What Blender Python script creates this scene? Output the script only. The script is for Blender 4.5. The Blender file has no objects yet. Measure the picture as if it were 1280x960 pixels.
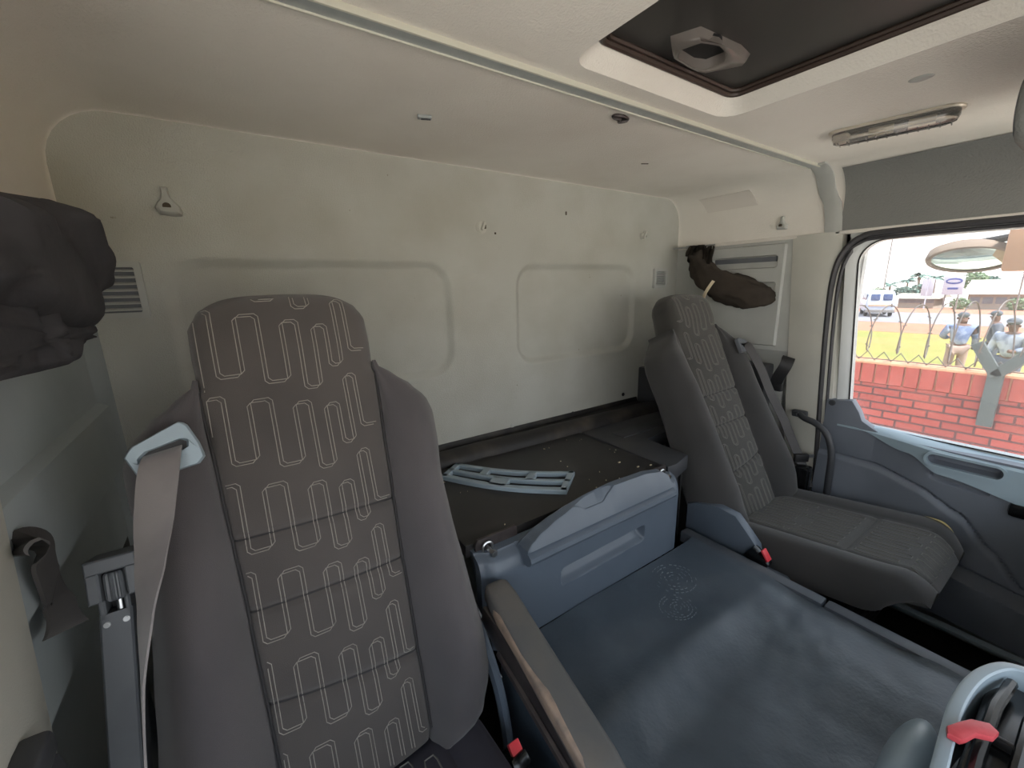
import bpy, bmesh, math, random
from mathutils import Vector, Matrix
random.seed(7)
SC = bpy.context.scene
COL = SC.collection
PI = math.pi
GZ = 2.6                      # eye height above the ground: everything is laid out relative to the eye, then lifted
ORIG = {}

# ------------------------------------------------------------------ materials
def lin(c):
    c = c / 255.0
    return c / 12.92 if c <= .04045 else ((c + .055) / 1.055) ** 2.4
def L(rgb): return (lin(rgb[0]), lin(rgb[1]), lin(rgb[2]), 1)

def mat(name, rgb, rough=.6, rgb2=None, nscale=6., nlo=.45, nhi=.7, bscale=0, bstr=.2, bdist=.002, metal=0, spec=.5, sheen=0, rgb3=None, n3=2.5, n3lo=.5, n3hi=.75):
    m = bpy.data.materials.new(name); m.use_nodes = True
    N, K = m.node_tree.nodes, m.node_tree.links
    b = N['Principled BSDF']
    b.inputs['Base Color'].default_value = L(rgb)
    b.inputs['Roughness'].default_value = rough
    b.inputs['Metallic'].default_value = metal
    b.inputs['Specular IOR Level'].default_value = spec
    if sheen:
        b.inputs['Sheen Weight'].default_value = sheen; b.inputs['Sheen Roughness'].default_value = .6
    tc = N.new('ShaderNodeTexCoord')
    col = None
    def noise_mix(prev, c2, sc, lo, hi, det=5):
        n = N.new('ShaderNodeTexNoise'); n.inputs['Scale'].default_value = sc; n.inputs['Detail'].default_value = det
        K.new(tc.outputs['Object'], n.inputs['Vector'])
        r = N.new('ShaderNodeMapRange'); r.inputs[1].default_value = lo; r.inputs[2].default_value = hi
        K.new(n.outputs['Fac'], r.inputs[0])
        x = N.new('ShaderNodeMix'); x.data_type = 'RGBA'
        K.new(r.outputs[0], x.inputs[0])
        if prev is None: x.inputs[6].default_value = L(rgb)
        else: K.new(prev, x.inputs[6])
        x.inputs[7].default_value = L(c2)
        return x.outputs[2]
    if rgb2: col = noise_mix(col, rgb2, nscale, nlo, nhi)
    if rgb3: col = noise_mix(col, rgb3, n3, n3lo, n3hi)
    if col: K.new(col, b.inputs['Base Color'])
    if bscale:
        n = N.new('ShaderNodeTexNoise'); n.inputs['Scale'].default_value = bscale; n.inputs['Detail'].default_value = 3
        K.new(tc.outputs['Object'], n.inputs['Vector'])
        bp = N.new('ShaderNodeBump'); bp.inputs['Strength'].default_value = bstr; bp.inputs['Distance'].default_value = bdist
        K.new(n.outputs['Fac'], bp.inputs['Height']); K.new(bp.outputs['Normal'], b.inputs['Normal'])
    return m

M = {}
M['head'] = mat('headliner', (224, 220, 212), .85, (212, 206, 197), 3, .4, .75, 240, .45, .003)
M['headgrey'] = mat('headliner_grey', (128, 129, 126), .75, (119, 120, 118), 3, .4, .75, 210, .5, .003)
M['rear'] = mat('rear_wall_vinyl', (178, 179, 172), .7, (166, 165, 155), 5, .4, .75, 420, .5, .003, rgb3=(120, 112, 96), n3=38, n3lo=.735, n3hi=.78)
M['pillar'] = mat('pillar_vinyl', (190, 189, 180), .6, (180, 180, 171), 5, .4, .7, 500, .2, .002)
M['sidepanel'] = mat('side_panel_plastic', (178, 180, 176), .55, (166, 168, 164), 6, .4, .7)
M['sidedark'] = mat('side_panel_grey', (158, 166, 168), .6, (146, 154, 157), 5)
M['doorframe'] = mat('door_frame_paint', (196, 199, 198), .4, (188, 191, 190), 4)
M['doorgrey'] = mat('door_panel_grey', (112, 118, 128), .5, (104, 110, 120), 5, bscale=700, bstr=.15, bdist=.001)
M['sill'] = mat('door_sill_light_grey', (158, 176, 186), .4, (150, 168, 178), 5)
M['plastic'] = mat('blue_grey_plastic', (88, 98, 110), .42, (80, 90, 102), 5, bscale=900, bstr=.1, bdist=.001)
M['plastic_lt'] = mat('light_blue_grey_plastic', (150, 166, 177), .4, (140, 157, 168), 8)
M['plastic_dk'] = mat('dark_grey_plastic', (56, 58, 62), .5, (66, 66, 68), 9)
M['plastic_gr'] = mat('mid_grey_plastic', (98, 102, 107), .4, (90, 93, 98), 12)
M['black'] = mat('black_plastic', (22, 22, 24), .5, (30, 29, 30), 10)
M['blackgloss'] = mat('glossy_black_plastic', (16, 17, 18), .2)
M['rubber'] = mat('black_rubber', (38, 38, 40), .55, (54, 52, 50), 14)
M['sealgrey'] = mat('seal_rubber_grey', (58, 58, 61), .5, (66, 65, 67), 14)
M['board'] = mat('dark_brown_board', (41, 40, 41), .45, (49, 48, 48), 12, bscale=300, bstr=.1)
M['foam'] = mat('black_foam_mat', (30, 29, 29), .6, (66, 60, 54), 9, .5, .75, 40, .3, .004)
M['vinyl'] = mat('tunnel_vinyl', (70, 80, 90), .4, (94, 104, 113), 5, .45, .8, 130, .25, .003, rgb3=(56, 65, 74), n3=2.2)
M['vinyltrim'] = mat('tunnel_edge_trim', (72, 78, 86), .5, (88, 92, 98), 9)
M['vinyldust'] = mat('dusty_vinyl_print', (98, 108, 117), .6)
M['bolster'] = mat('seat_bolster_cloth', (80, 76, 78), .9, (70, 67, 70), 5, .4, .7, 900, .35, .002, spec=.2, sheen=.25)
M['insert'] = mat('seat_insert_cloth', (81, 76, 74), .9, (71, 67, 66), 6, .4, .7, 1100, .4, .002, spec=.2, sheen=.25)
M['bolster2'] = mat('passenger_bolster_cloth', (62, 61, 61), .9, (54, 54, 54), 5, .4, .7, 900, .35, .002, spec=.2, sheen=.2)
M['insert2'] = mat('passenger_insert_cloth', (58, 57, 54), .9, (50, 49, 47), 6, .4, .7, 1100, .4, .002, spec=.2, sheen=.2)
M['thread'] = mat('pale_thread', (158, 153, 146), .8)
M['thread2'] = mat('grey_thread', (104, 102, 98), .85)
M['seam'] = mat('seam_cord', (48, 46, 48), .8)
M['cushion'] = mat('dark_cushion_cloth', (62, 60, 68), .9, (54, 53, 60), 6, bscale=900, bstr=.35, spec=.2)
M['webbing'] = mat('belt_webbing', (128, 122, 122), .45, (112, 106, 108), 12, bscale=900, bstr=.2, bdist=.001, sheen=.3)
M['webbing_dk'] = mat('dark_belt_webbing', (66, 64, 64), .6, (58, 56, 56), 12)
M['curtain'] = mat('dark_curtain_cloth', (70, 70, 74), .9, (62, 62, 66), 8, bscale=60, bstr=.3, bdist=.004, spec=.2)
M['curtain2'] = mat('dark_brown_curtain_cloth', (62, 56, 50), .9, (50, 46, 42), 14, bscale=60, bstr=.3, bdist=.004, spec=.2)
M['strap_cream'] = mat('cream_strap', (214, 200, 172), .8)
M['metal'] = mat('bare_metal', (176, 178, 180), .3, metal=1)
M['alu'] = mat('aluminium_rail', (160, 166, 166), .35, (150, 156, 156), 30, metal=.15)
M['alu_edge'] = mat('pale_rail_lip', (204, 203, 190), .35, metal=.2)
M['red'] = mat('red_plastic', (224, 62, 72), .4)
M['redlever'] = mat('faded_red_plastic', (206, 84, 92), .4, (186, 60, 68), 40)
M['steel_dk'] = mat('dark_steel', (72, 66, 66), .35, (90, 84, 82), 20, metal=.5)
M['padarm'] = mat('worn_armrest_vinyl', (84, 84, 84), .55, (98, 93, 88), 9, .45, .7, 220, .2, .002)
M['padworn'] = mat('worn_armrest_edge', (148, 128, 112), .7, (110, 98, 90), 30, .4, .65)
M['lampbase'] = mat('lamp_base_white', (226, 216, 200), .3, metal=.3)
M['hatch'] = mat('hatch_dark_plastic', (58, 56, 54), .4, (50, 48, 47), 5)
M['hatchbez'] = mat('hatch_handle_grey', (104, 98, 94), .3, (94, 89, 85), 12)
M['sealbrown'] = mat('brown_rubber_seal', (58, 46, 40), .5)
M['yellowpatch'] = mat('pale_yellow', (226, 206, 150), .8)
M['crumb'] = mat('straw_crumb', (206, 196, 168), .8)
M['dirt'] = mat('dirt_spot', (74, 66, 56), .9)
M['fadedtape'] = mat('faded_sticker', (212, 207, 199), .8)
M['dashtop'] = mat('dashboard_grey', (150, 146, 138), .6, (142, 138, 131), 5)

def glassmat(name, tint, gloss=.06, dust=.06, rough=.02):
    m = bpy.data.materials.new(name); m.use_nodes = True
    N, K = m.node_tree.nodes, m.node_tree.links
    N.remove(N['Principled BSDF'])
    t = N.new('ShaderNodeBsdfTransparent'); t.inputs[0].default_value = (*tint, 1)
    g = N.new('ShaderNodeBsdfGlossy'); g.inputs['Roughness'].default_value = rough
    d = N.new('ShaderNodeBsdfDiffuse'); d.inputs[0].default_value = (.8, .8, .8, 1)
    a = N.new('ShaderNodeMixShader'); a.inputs[0].default_value = gloss
    c = N.new('ShaderNodeMixShader'); c.inputs[0].default_value = dust
    K.new(t.outputs[0], a.inputs[1]); K.new(g.outputs[0], a.inputs[2])
    K.new(a.outputs[0], c.inputs[1]); K.new(d.outputs[0], c.inputs[2])
    K.new(c.outputs[0], N['Material Output'].inputs[0])
    return m
M['glass'] = glassmat('dusty_window_glass', (.97, .97, .97), .05, .12)
def lensmat():
    m = bpy.data.materials.new('clear_lamp_lens'); m.use_nodes = True
    b = m.node_tree.nodes['Principled BSDF']
    b.inputs['Base Color'].default_value = (.95, .93, .9, 1); b.inputs['Roughness'].default_value = .12
    b.inputs['Transmission Weight'].default_value = .85
    return m
M['lens'] = lensmat()
def mirrormat():
    m = mat('mirror_silver', (210, 226, 216), .06, metal=1); return m
M['mirror'] = mirrormat()
def brickmat():
    m = bpy.data.materials.new('red_brick'); m.use_nodes = True
    N, K = m.node_tree.nodes, m.node_tree.links; b = N['Principled BSDF']; b.inputs['Roughness'].default_value = .85
    tc = N.new('ShaderNodeTexCoord'); sp = N.new('ShaderNodeSeparateXYZ'); cb = N.new('ShaderNodeCombineXYZ')
    K.new(tc.outputs['Object'], sp.inputs[0]); K.new(sp.outputs['Y'], cb.inputs['X']); K.new(sp.outputs['Z'], cb.inputs['Y'])
    br = N.new('ShaderNodeTexBrick'); br.inputs['Scale'].default_value = 1
    br.inputs['Brick Width'].default_value = .19; br.inputs['Row Height'].default_value = .068
    br.inputs['Mortar Size'].default_value = .009; br.inputs['Mortar Smooth'].default_value = .3
    br.inputs['Color1'].default_value = L((150, 64, 54)); br.inputs['Color2'].default_value = L((134, 54, 46)); br.inputs['Mortar'].default_value = L((72, 36, 34))
    K.new(cb.outputs[0], br.inputs['Vector'])
    n = N.new('ShaderNodeTexNoise'); n.inputs['Scale'].default_value = 3; n.inputs['Detail'].default_value = 8
    K.new(tc.outputs['Object'], n.inputs['Vector'])
    x = N.new('ShaderNodeMix'); x.data_type = 'RGBA'; x.blend_type = 'MIX'
    r = N.new('ShaderNodeMapRange'); r.inputs[1].default_value = .5; r.inputs[2].default_value = .8; r.inputs[4].default_value = .5
    K.new(n.outputs['Fac'], r.inputs[0]); K.new(r.outputs[0], x.inputs[0]); K.new(br.outputs['Color'], x.inputs[6]); x.inputs[7].default_value = L((160, 92, 80))
    K.new(x.outputs[2], b.inputs['Base Color'])
    return m
M['brick'] = brickmat()
M['brick_cap'] = mat('brick_on_edge', (152, 68, 58), .85, (136, 56, 48), 9)
M['mortar'] = mat('pale_orange_mortar', (190, 138, 108), .9, (168, 116, 90), 8)
M['grass'] = mat('dry_grass', (112, 114, 44), .95, (136, 122, 58), .5, .4, .65, rgb3=(138, 106, 62), n3=.18)
M['soil'] = mat('red_soil', (156, 102, 78), .95, (142, 90, 68), .6)
M['road'] = mat('asphalt', (122, 122, 127), .9, (112, 112, 117), .4)
M['yard'] = mat('pale_paving', (222, 212, 198), .9, (212, 202, 188), .7)
M['mirrortan'] = mat('tan_reflection', (190, 150, 122), .6)
M['galv'] = mat('galvanised_wire', (92, 84, 80), .5, metal=.3)
M['postgrey'] = mat('post_grey_green', (62, 70, 70), .6)
M['vanwhite'] = mat('van_white_paint', (176, 182, 198), .35)
M['vanblue'] = mat('van_dark_glass', (58, 72, 110), .2)
M['vantan'] = mat('van_lower_stripe', (196, 160, 136), .5)
M['tyre'] = mat('tyre_black', (34, 34, 36), .8)
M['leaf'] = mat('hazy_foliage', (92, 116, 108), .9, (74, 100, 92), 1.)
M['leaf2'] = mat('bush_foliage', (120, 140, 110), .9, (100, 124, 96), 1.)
M['trunk'] = mat('tree_trunk', (120, 106, 94), .9)
M['sign'] = mat('sign_white', (178, 184, 198), .6)
M['signblue'] = mat('sign_blue', (62, 78, 150), .6)
M['roofpale'] = mat('pale_roof_sheet', (170, 166, 154), .7, (156, 152, 144), .5)
M['bwall'] = mat('house_wall', (160, 152, 142), .8, (148, 140, 128), .4)
M['bwin'] = mat('house_window', (108, 114, 124), .3)
M['pole'] = mat('pole_grey', (120, 116, 114), .7)
M['skin'] = mat('skin_brown', (96, 66, 52), .6)
M['cap'] = mat('grey_cap_cloth', (82, 88, 96), .9)
M['jacket'] = mat('blue_white_jacket', (150, 160, 180), .85, (88, 104, 140), 4, .45, .6)
M['trouser'] = mat('tan_trouser_cloth', (156, 134, 124), .85)
M['shirtwhite'] = mat('pale_shirt_cloth', (168, 176, 188), .85, (108, 118, 138), 5, .45, .6)
M['shirtdark'] = mat('dark_clothing_cloth', (84, 90, 102), .85)

# ------------------------------------------------------------------ mesh helpers
def V(*a): return Vector(a)
def put(dst, src):
    me = bpy.data.meshes.new('t'); src.to_mesh(me); src.free(); dst.from_mesh(me); bpy.data.meshes.remove(me)
def box(bm, c, d, bev=0, rot=None, seg=2):
    t = bmesh.new(); bmesh.ops.create_cube(t, size=1)
    for v in t.verts: v.co = V(v.co.x * d[0], v.co.y * d[1], v.co.z * d[2])
    if bev: bmesh.ops.bevel(t, geom=t.edges[:], offset=bev, segments=seg, profile=.6, affect='EDGES')
    if rot is not None: bmesh.ops.transform(t, matrix=rot.to_4x4(), verts=t.verts)
    bmesh.ops.translate(t, vec=V(*c), verts=t.verts)
    put(bm, t)
def bx(bm, x0, x1, y0, y1, z0, z1, bev=0, seg=2):
    box(bm, ((x0 + x1) / 2, (y0 + y1) / 2, (z0 + z1) / 2), (abs(x1 - x0), abs(y1 - y0), abs(z1 - z0)), bev, None, seg)
def loops(bm, rows, closed=True, caps=True):
    R = [[bm.verts.new(p) for p in r] for r in rows]; n = len(R[0])
    for a, b in zip(R, R[1:]):
        for i in range(n if closed else n - 1):
            j = (i + 1) % n
            try: bm.faces.new((a[i], a[j], b[j], b[i]))
            except ValueError: pass
    if caps and closed:
        for r, f in ((R[0], True), (R[-1], False)):
            try: bm.faces.new(r[::-1] if f else r)
            except ValueError: pass
    return R
def frame_of(d):
    d = d.normalized(); a = V(0, 0, 1) if abs(d.z) < .9 else V(1, 0, 0)
    u = d.cross(a).normalized(); return u, d.cross(u).normalized()
def tube(bm, pts, r, n=8, caps=True, closed=False):
    pts = [V(*p) for p in pts]; rows = []; pu = None
    for i, p in enumerate(pts):
        a = pts[i - 1] if i else (pts[-1] if closed else pts[0]); b = pts[i + 1] if i < len(pts) - 1 else (pts[0] if closed else pts[-1])
        d = (b - a)
        if d.length < 1e-9: d = V(0, 0, 1)
        d.normalize()
        if pu is None: u, w = frame_of(d)
        else:
            u = (pu - d * pu.dot(d)).normalized(); w = d.cross(u)
        pu = u; rr = r[i] if isinstance(r, (list, tuple)) else r
        rows.append([p + (u * math.cos(2 * PI * k / n) + w * math.sin(2 * PI * k / n)) * rr for k in range(n)])
    if closed: rows.append(rows[0])
    loops(bm, rows, True, caps and not closed)
def smooth_path(pts, k=8):
    pts = [V(*p) for p in pts]; out = []
    for i in range(len(pts) - 1):
        p0 = pts[max(i - 1, 0)]; p1 = pts[i]; p2 = pts[i + 1]; p3 = pts[min(i + 2, len(pts) - 1)]
        for j in range(k):
            t = j / k
            out.append(.5 * ((2 * p1) + (p2 - p0) * t + (2 * p0 - 5 * p1 + 4 * p2 - p3) * t * t + (3 * p1 - p0 - 3 * p2 + p3) * t ** 3))
    out.append(pts[-1]); return out
def lerp(a, b, t): return a + (b - a) * t
def table(tab, x):
    if x <= tab[0][0]: return tab[0][1]
    for (a, va), (b, vb) in zip(tab, tab[1:]):
        if x <= b:
            t = (x - a) / (b - a); t = t * t * (3 - 2 * t) * .5 + t * .5
            return va + (vb - va) * t
    return tab[-1][1]
def sstep(a, b, x):
    t = max(0, min(1, (x - a) / (b - a))); return t * t * (3 - 2 * t)
def rr_sdf(x, y, x0, x1, y0, y1, r):
    cx, cy = (x0 + x1) / 2, (y0 + y1) / 2
    qx = abs(x - cx) - (x1 - x0) / 2 + r; qy = abs(y - cy) - (y1 - y0) / 2 + r
    return math.hypot(max(qx, 0), max(qy, 0)) + min(max(qx, qy), 0) - r
def rr_loop(x0, x1, y0, y1, r, n=8):
    out = []
    for cx, cy, a in ((x1 - r, y1 - r, 0), (x0 + r, y1 - r, PI / 2), (x0 + r, y0 + r, PI), (x1 - r, y0 + r, 1.5 * PI)):
        for k in range(n + 1):
            t = a + PI / 2 * k / n; out.append((cx + r * math.cos(t), cy + r * math.sin(t)))
    return out
def frange(a, b, n): return [a + (b - a) * i / n for i in range(n + 1)]
def field(bm, us, vs, f, back=None):
    """a surface grid of f(u,v); with back=vector also a rear skin and closing sides"""
    G = [[bm.verts.new(f(u, v)) for u in us] for v in vs]
    for a, b in zip(G, G[1:]):
        for i in range(len(us) - 1): bm.faces.new((a[i], a[i + 1], b[i + 1], b[i]))
    if back is not None:
        back = V(*back)
        edge = G[0] + [r[-1] for r in G[1:]] + G[-1][-2::-1] + [r[0] for r in G[-2:0:-1]]
        E = [bm.verts.new(v.co + back) for v in edge]; n = len(edge)
        for i in range(n): bm.faces.new((edge[i], E[i], E[(i + 1) % n], edge[(i + 1) % n]))
        bm.faces.new(E)
    return G
def prism(bm, poly, ax, a, b, bev=0):
    """extrude a 2D polygon along axis ax between a and b; the polygon's coordinates fill the other two axes in order"""
    t = bmesh.new()
    def P(p, h):
        q = [p[0], p[1]]; q.insert(ax, h); return q
    A = [t.verts.new(P(p, a)) for p in poly]; B = [t.verts.new(P(p, b)) for p in poly]; n = len(poly)
    t.faces.new(A); t.faces.new(B[::-1])
    for i in range(n): t.faces.new((A[i], B[i], B[(i + 1) % n], A[(i + 1) % n]))
    bmesh.ops.recalc_face_normals(t, faces=t.faces)
    if bev:
        cap = [e for e in t.edges if abs(e.verts[0].co[ax] - e.verts[1].co[ax]) < 1e-7]
        bmesh.ops.bevel(t, geom=cap, offset=bev, segments=2, profile=.6, affect='EDGES')
    put(bm, t)
def ring(bm, outer, inner, ax, a, b):
    """flat ring (matched point counts) with thickness along ax"""
    def P(p, h):
        q = [p[0], p[1]]; q.insert(ax, h); return q
    A = [bm.verts.new(P(p, a)) for p in outer]; B = [bm.verts.new(P(p, a)) for p in inner]
    C = [bm.verts.new(P(p, b)) for p in outer]; D = [bm.verts.new(P(p, b)) for p in inner]; n = len(outer)
    for i in range(n):
        j = (i + 1) % n
        for q in ((A[i], A[j], B[j], B[i]), (C[i], C[j], D[j], D[i]), (A[i], A[j], C[j], C[i]), (B[i], B[j], D[j], D[i])): bm.faces.new(q)
def ribbon(bm, pts, wv, th=.0012, w=.024):
    """belt: centre points and a width direction for each; closed thin section"""
    rows = []
    for i, p in enumerate(pts):
        d = (pts[min(i + 1, len(pts) - 1)] - pts[max(i - 1, 0)]).normalized()
        u = wv[i].normalized(); u = (u - d * u.dot(d)).normalized(); n = d.cross(u)
        rows.append([p - u * w - n * th, p + u * w - n * th, p + u * w + n * th, p - u * w + n * th])
    loops(bm, rows)
def sphere(bm, c, r, u=16, v=10, s=(1, 1, 1)):
    t = bmesh.new(); bmesh.ops.create_uvsphere(t, u_segments=u, v_segments=v, radius=1)
    for q in t.verts: q.co = V(q.co.x * r * s[0] + c[0], q.co.y * r * s[1] + c[1], q.co.z * r * s[2] + c[2])
    put(bm, t)
def disc(bm, c, nrm, r, h, n=20, bev=0):
    t = bmesh.new(); bmesh.ops.create_cone(t, cap_ends=True, segments=n, radius1=r, radius2=r, depth=h)
    if bev:
        e = [e for e in t.edges if len(e.link_faces) == 2 and any(len(f.verts) > 4 for f in e.link_faces)]
        bmesh.ops.bevel(t, geom=e, offset=bev, segments=2, affect='EDGES')
    q = V(0, 0, 1).rotation_difference(V(*nrm).normalized())
    bmesh.ops.transform(t, matrix=Matrix.Translation(V(*c)) @ q.to_matrix().to_4x4(), verts=t.verts); put(bm, t)

def obj(name, bm, m, parent=None, ang=38, recalc=True):
    if recalc: bmesh.ops.recalc_face_normals(bm, faces=bm.faces)
    if parent is None:
        xs = [v.co for v in bm.verts]
        o0 = V((min(c.x for c in xs) + max(c.x for c in xs)) / 2, (min(c.y for c in xs) + max(c.y for c in xs)) / 2, min(c.z for c in xs))
    else: o0 = ORIG[parent]
    bmesh.ops.translate(bm, vec=-o0, verts=bm.verts)
    me = bpy.data.meshes.new(name); bm.to_mesh(me); bm.free()
    for p in me.polygons: p.use_smooth = True
    me.set_sharp_from_angle(angle=math.radians(ang))
    me.materials.append(M[m] if isinstance(m, str) else m)
    o = bpy.data.objects.new(name, me); COL.objects.link(o)
    if parent is None: o.location = o0
    else: o.parent = parent
    ORIG[o] = o0.copy()
    return o
def tag(o, label, cat, group=None, kind=None):
    o['label'] = label; o['category'] = cat
    if group: o['group'] = group
    if kind: o['kind'] = kind
    return o
def thing(name, label, cat, loc, group=None):
    o = bpy.data.objects.new(name, None); COL.objects.link(o); o.location = loc; o.empty_display_size = .05
    ORIG[o] = V(*loc); return tag(o, label, cat, group)
def struct(name, bm, m, parent=None, **k):
    o = obj(name, bm, m, parent, **k)
    if parent is None: o['kind'] = 'structure'
    return o
def B(): return bmesh.new()

# ------------------------------------------------------------------ camera
F = 516.2
yaw, pit, rol = [math.radians(a) for a in (33.94, 13.17, -1.39)]
fw = V(math.sin(yaw) * math.cos(pit), math.cos(yaw) * math.cos(pit), -math.sin(pit))
ri = V(math.cos(yaw), -math.sin(yaw), 0); up = ri.cross(fw)
ri, up = ri * math.cos(rol) + up * math.sin(rol), up * math.cos(rol) - ri * math.sin(rol)
cd = bpy.data.cameras.new('camera'); cam = bpy.data.objects.new('camera', cd); COL.objects.link(cam)
cd.sensor_width = 36; cd.lens = F / 1280 * 36; cd.clip_start = .02; cd.clip_end = 400
cam.matrix_world = Matrix(((ri.x, up.x, -fw.x, 0), (ri.y, up.y, -fw.y, 0), (ri.z, up.z, -fw.z, 0), (0, 0, 0, 1)))
SC.camera = cam

# ------------------------------------------------------------------ cab shell
XL, XR, YR, ZC, RC = -.245, 1.735, 1.2, .36, .11
YF = -.62                                                   # windscreen plane
# ceiling with rounded sides, rear cove and a hole for the hatch
bm = B()
def prof(off=0):
    p = []
    r = RC - off
    p.append((XL + off, .13)); p.append((XL + off, .2))
    for k in range(9):
        a = PI - PI / 2 * k / 8; p.append((XL + RC + r * math.cos(a), ZC - RC + r * math.sin(a)))
    nL = len(p)
    for x in frange(XL + RC, XR - RC, 24)[1:-1]: p.append((x, ZC - off))
    nR = len(p)
    for k in range(9):
        a = PI / 2 - PI / 2 * k / 8; p.append((XR - RC + r * math.cos(a), ZC - RC + r * math.sin(a)))
    p.append((XR - off, .22)); p.append((XR - off, .152))
    return p, nL, nR
P0, nL, nR = prof()
rows = []
for y, o in ((1.165, 0), (1.185, .001), (1.192, .0015), (1.197, .0025), (1.1995, .004)):
    rows.append([V(x, y, z) for x, z in prof(o)[0]])
loops(bm, rows, closed=False)
for seg in (P0[:nL], P0[nR:]):
    loops(bm, [[V(x, y, z) for x, z in seg] for y in frange(YF, 1.165, 20)], closed=False)
hx0, hx1, hy0, hy1 = .525, 1.0, -.22, .592
hole = rr_loop(hx0, hx1, hy0, hy1, .045)
def outer_pt(p):
    cx, cy = (hx0 + hx1) / 2, (hy0 + hy1) / 2; dx, dy = p[0] - cx, p[1] - cy
    X0, X1, Y0, Y1 = XL + RC, XR - RC, YF, 1.165
    t = min(((X1 - cx) / dx) if dx > 1e-6 else ((X0 - cx) / dx if dx < -1e-6 else 9e9), ((Y1 - cy) / dy) if dy > 1e-6 else ((Y0 - cy) / dy if dy < -1e-6 else 9e9))
    return (cx + dx * t, cy + dy * t)
# dense matched loop: resample the hole with corner rays towards the outer corners
big = [outer_pt(p) for p in hole]
for cx_, cy_ in ((XR - RC, 1.165), (XL + RC, 1.165), (XL + RC, YF), (XR - RC, YF)):
    i = min(range(len(big)), key=lambda k: (big[k][0] - cx_) ** 2 + (big[k][1] - cy_) ** 2); big[i] = (cx_, cy_)
rws = [[V(p[0], p[1], ZC) for p in big]]
for t in (.5, .9, 1): rws.append([V(lerp(b[0], h[0], t), lerp(b[1], h[1], t), ZC) for b, h in zip(big, hole)])
for ins, z in ((.004, ZC + .004), (.008, ZC + .012)):
    rws.append([V(*p, z) for p in rr_loop(hx0 + ins, hx1 - ins, hy0 + ins, hy1 - ins, .042)])
rws.append([V(*p, ZC + .026) for p in rr_loop(.553, .973, hy0 + .03, .567, .03)])
rws.append([V(*p, ZC + .06) for p in rr_loop(.553, .973, hy0 + .03, .567, .03)])
loops(bm, rws, True, False)
# outer roof skin so that no daylight leaks in
bx(bm, XL - .06, XR + .06, YF - .05, YR + .06, .455, .47)
struct('ceiling', bm, 'head', recalc=False)

# rear wall: one pressed panel with two rounded recesses
bm = B()
RL = (-.10, .582, -.262, .073); RRt = (.842, 1.447, -.268, .073)
def rw(x, z):
    d = min(rr_sdf(x, z, *RL, .07), rr_sdf(x, z, *RRt, .07))
    y = YR + .016 * sstep(.012, -.016, d)
    return V(x, y, z)
def dens(a, b, marks, c=.02, f=.004, w=.03):
    out = [a]
    while out[-1] < b - 1e-6:
        x = out[-1]; s = f if any(abs(x - m) < w for m in marks) else c
        out.append(min(b, x + s))
    return out
field(bm, dens(XL - .03, XR + .03, [RL[0], RL[1], RRt[0], RRt[1]], .012, .004, .08), dens(-1.25, .455, [RL[2], RL[3]], .012, .004, .08), rw)
bx(bm, XL - .06, XR + .06, YR + .03, YR + .06, -1.28, .46)
struct('wall_rear', bm, 'rear', recalc=False)
# small dirt and screws on the rear wall
for k, (x, z, r) in enumerate(((1.03, .262, .005), (.745, .168, .004), (1.13, -.07, .005), (1.16, -.06, .004), (1.175, -.075, .005), (1.43, -.485, .005), (.0, 0, 0))):
    pass
for x, z, lab in ((1.06, .255, 'small dark upright mark high on the rear wall, above the right recess'), (.756, .172, 'tiny dark hole in rear wall beside the broken middle hook')):
    bm = B(); box(bm, (x, YR - .0005, z), (.006, .003, .012 if x > 1 else .006), .001)
    tag(obj('wall_mark', bm, 'dirt'), lab, 'mark', 'small marks on the rear wall')
for i, (x, z) in enumerate(((1.1, -.515), (1.4, -.485), (.803, -.505))):
    bm = B(); disc(bm, (x, YR - .003, z + .01), (0, -1, 0), .008, .006, 14, .002); box(bm, (x, YR - .007, z + .01), (.009, .002, .002))
    tag(obj('panel_screw', bm, ['black', 'black', 'sidepanel'][i]), ['dark screw low on rear wall, middle of three above the black mat', 'dark screw low on rear wall nearest the corner box', 'pale screw low on rear wall left of the dark screws'][i], 'screw', 'screws along the bottom of the rear wall')

# side walls -------------------------------------------------------------
bm = B()                                                     # left: behind the pillar a stepped side panel
STEPS = [(.14, XL + .004), (-.205, XL + .004), (-.215, XL + .018), (-.34, XL + .018), (-.35, XL + .002), (-.49, XL + .002), (-.5, XL - .05), (-1.25, XL - .05)]
loops(bm, [[V(x, y, z) for z, x in STEPS] for y in frange(.60, 1.13, 6)], closed=False)
# rear corner pillar
loops(bm, [[V(XL + .004 + o, y, z) for z in (.14, -1.25)] for y, o in ((1.11, -.004), (1.13, .004), (1.17, .008), (1.205, .012))], closed=False)
bx(bm, XL - .09, XL - .06, .4, YR + .06, -1.28, .46)
struct('wall_left', bm, 'sidedark', recalc=False)
bm = B()                                                     # driver's door post, close to the eye
def pil(sgn, X0, ys, zt, zb, lean):
    rows = []
    for z in frange(zb, zt, 14):
        sh = lean * (z - zt)
        rows.append([V(X0 + sgn * dx, y + sh, z) for y, dx in ys])
    loops(bm, rows, closed=False)
pil(1, XL, ((.40, -.05), (.405, .0), (.42, .012), (.50, .022), (.693, .022), (.706, .014), (.714, .004), (.716, -.03)), .17, -1.25, .19)
struct('trim_1', bm, 'pillar', recalc=False)
bm = B()                                                     # driver's door: frame round its open window, lower panel
OUT = [(-.62, .17), (.39, .17), (.39, -1.25), (-.62, -1.25)]
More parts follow.
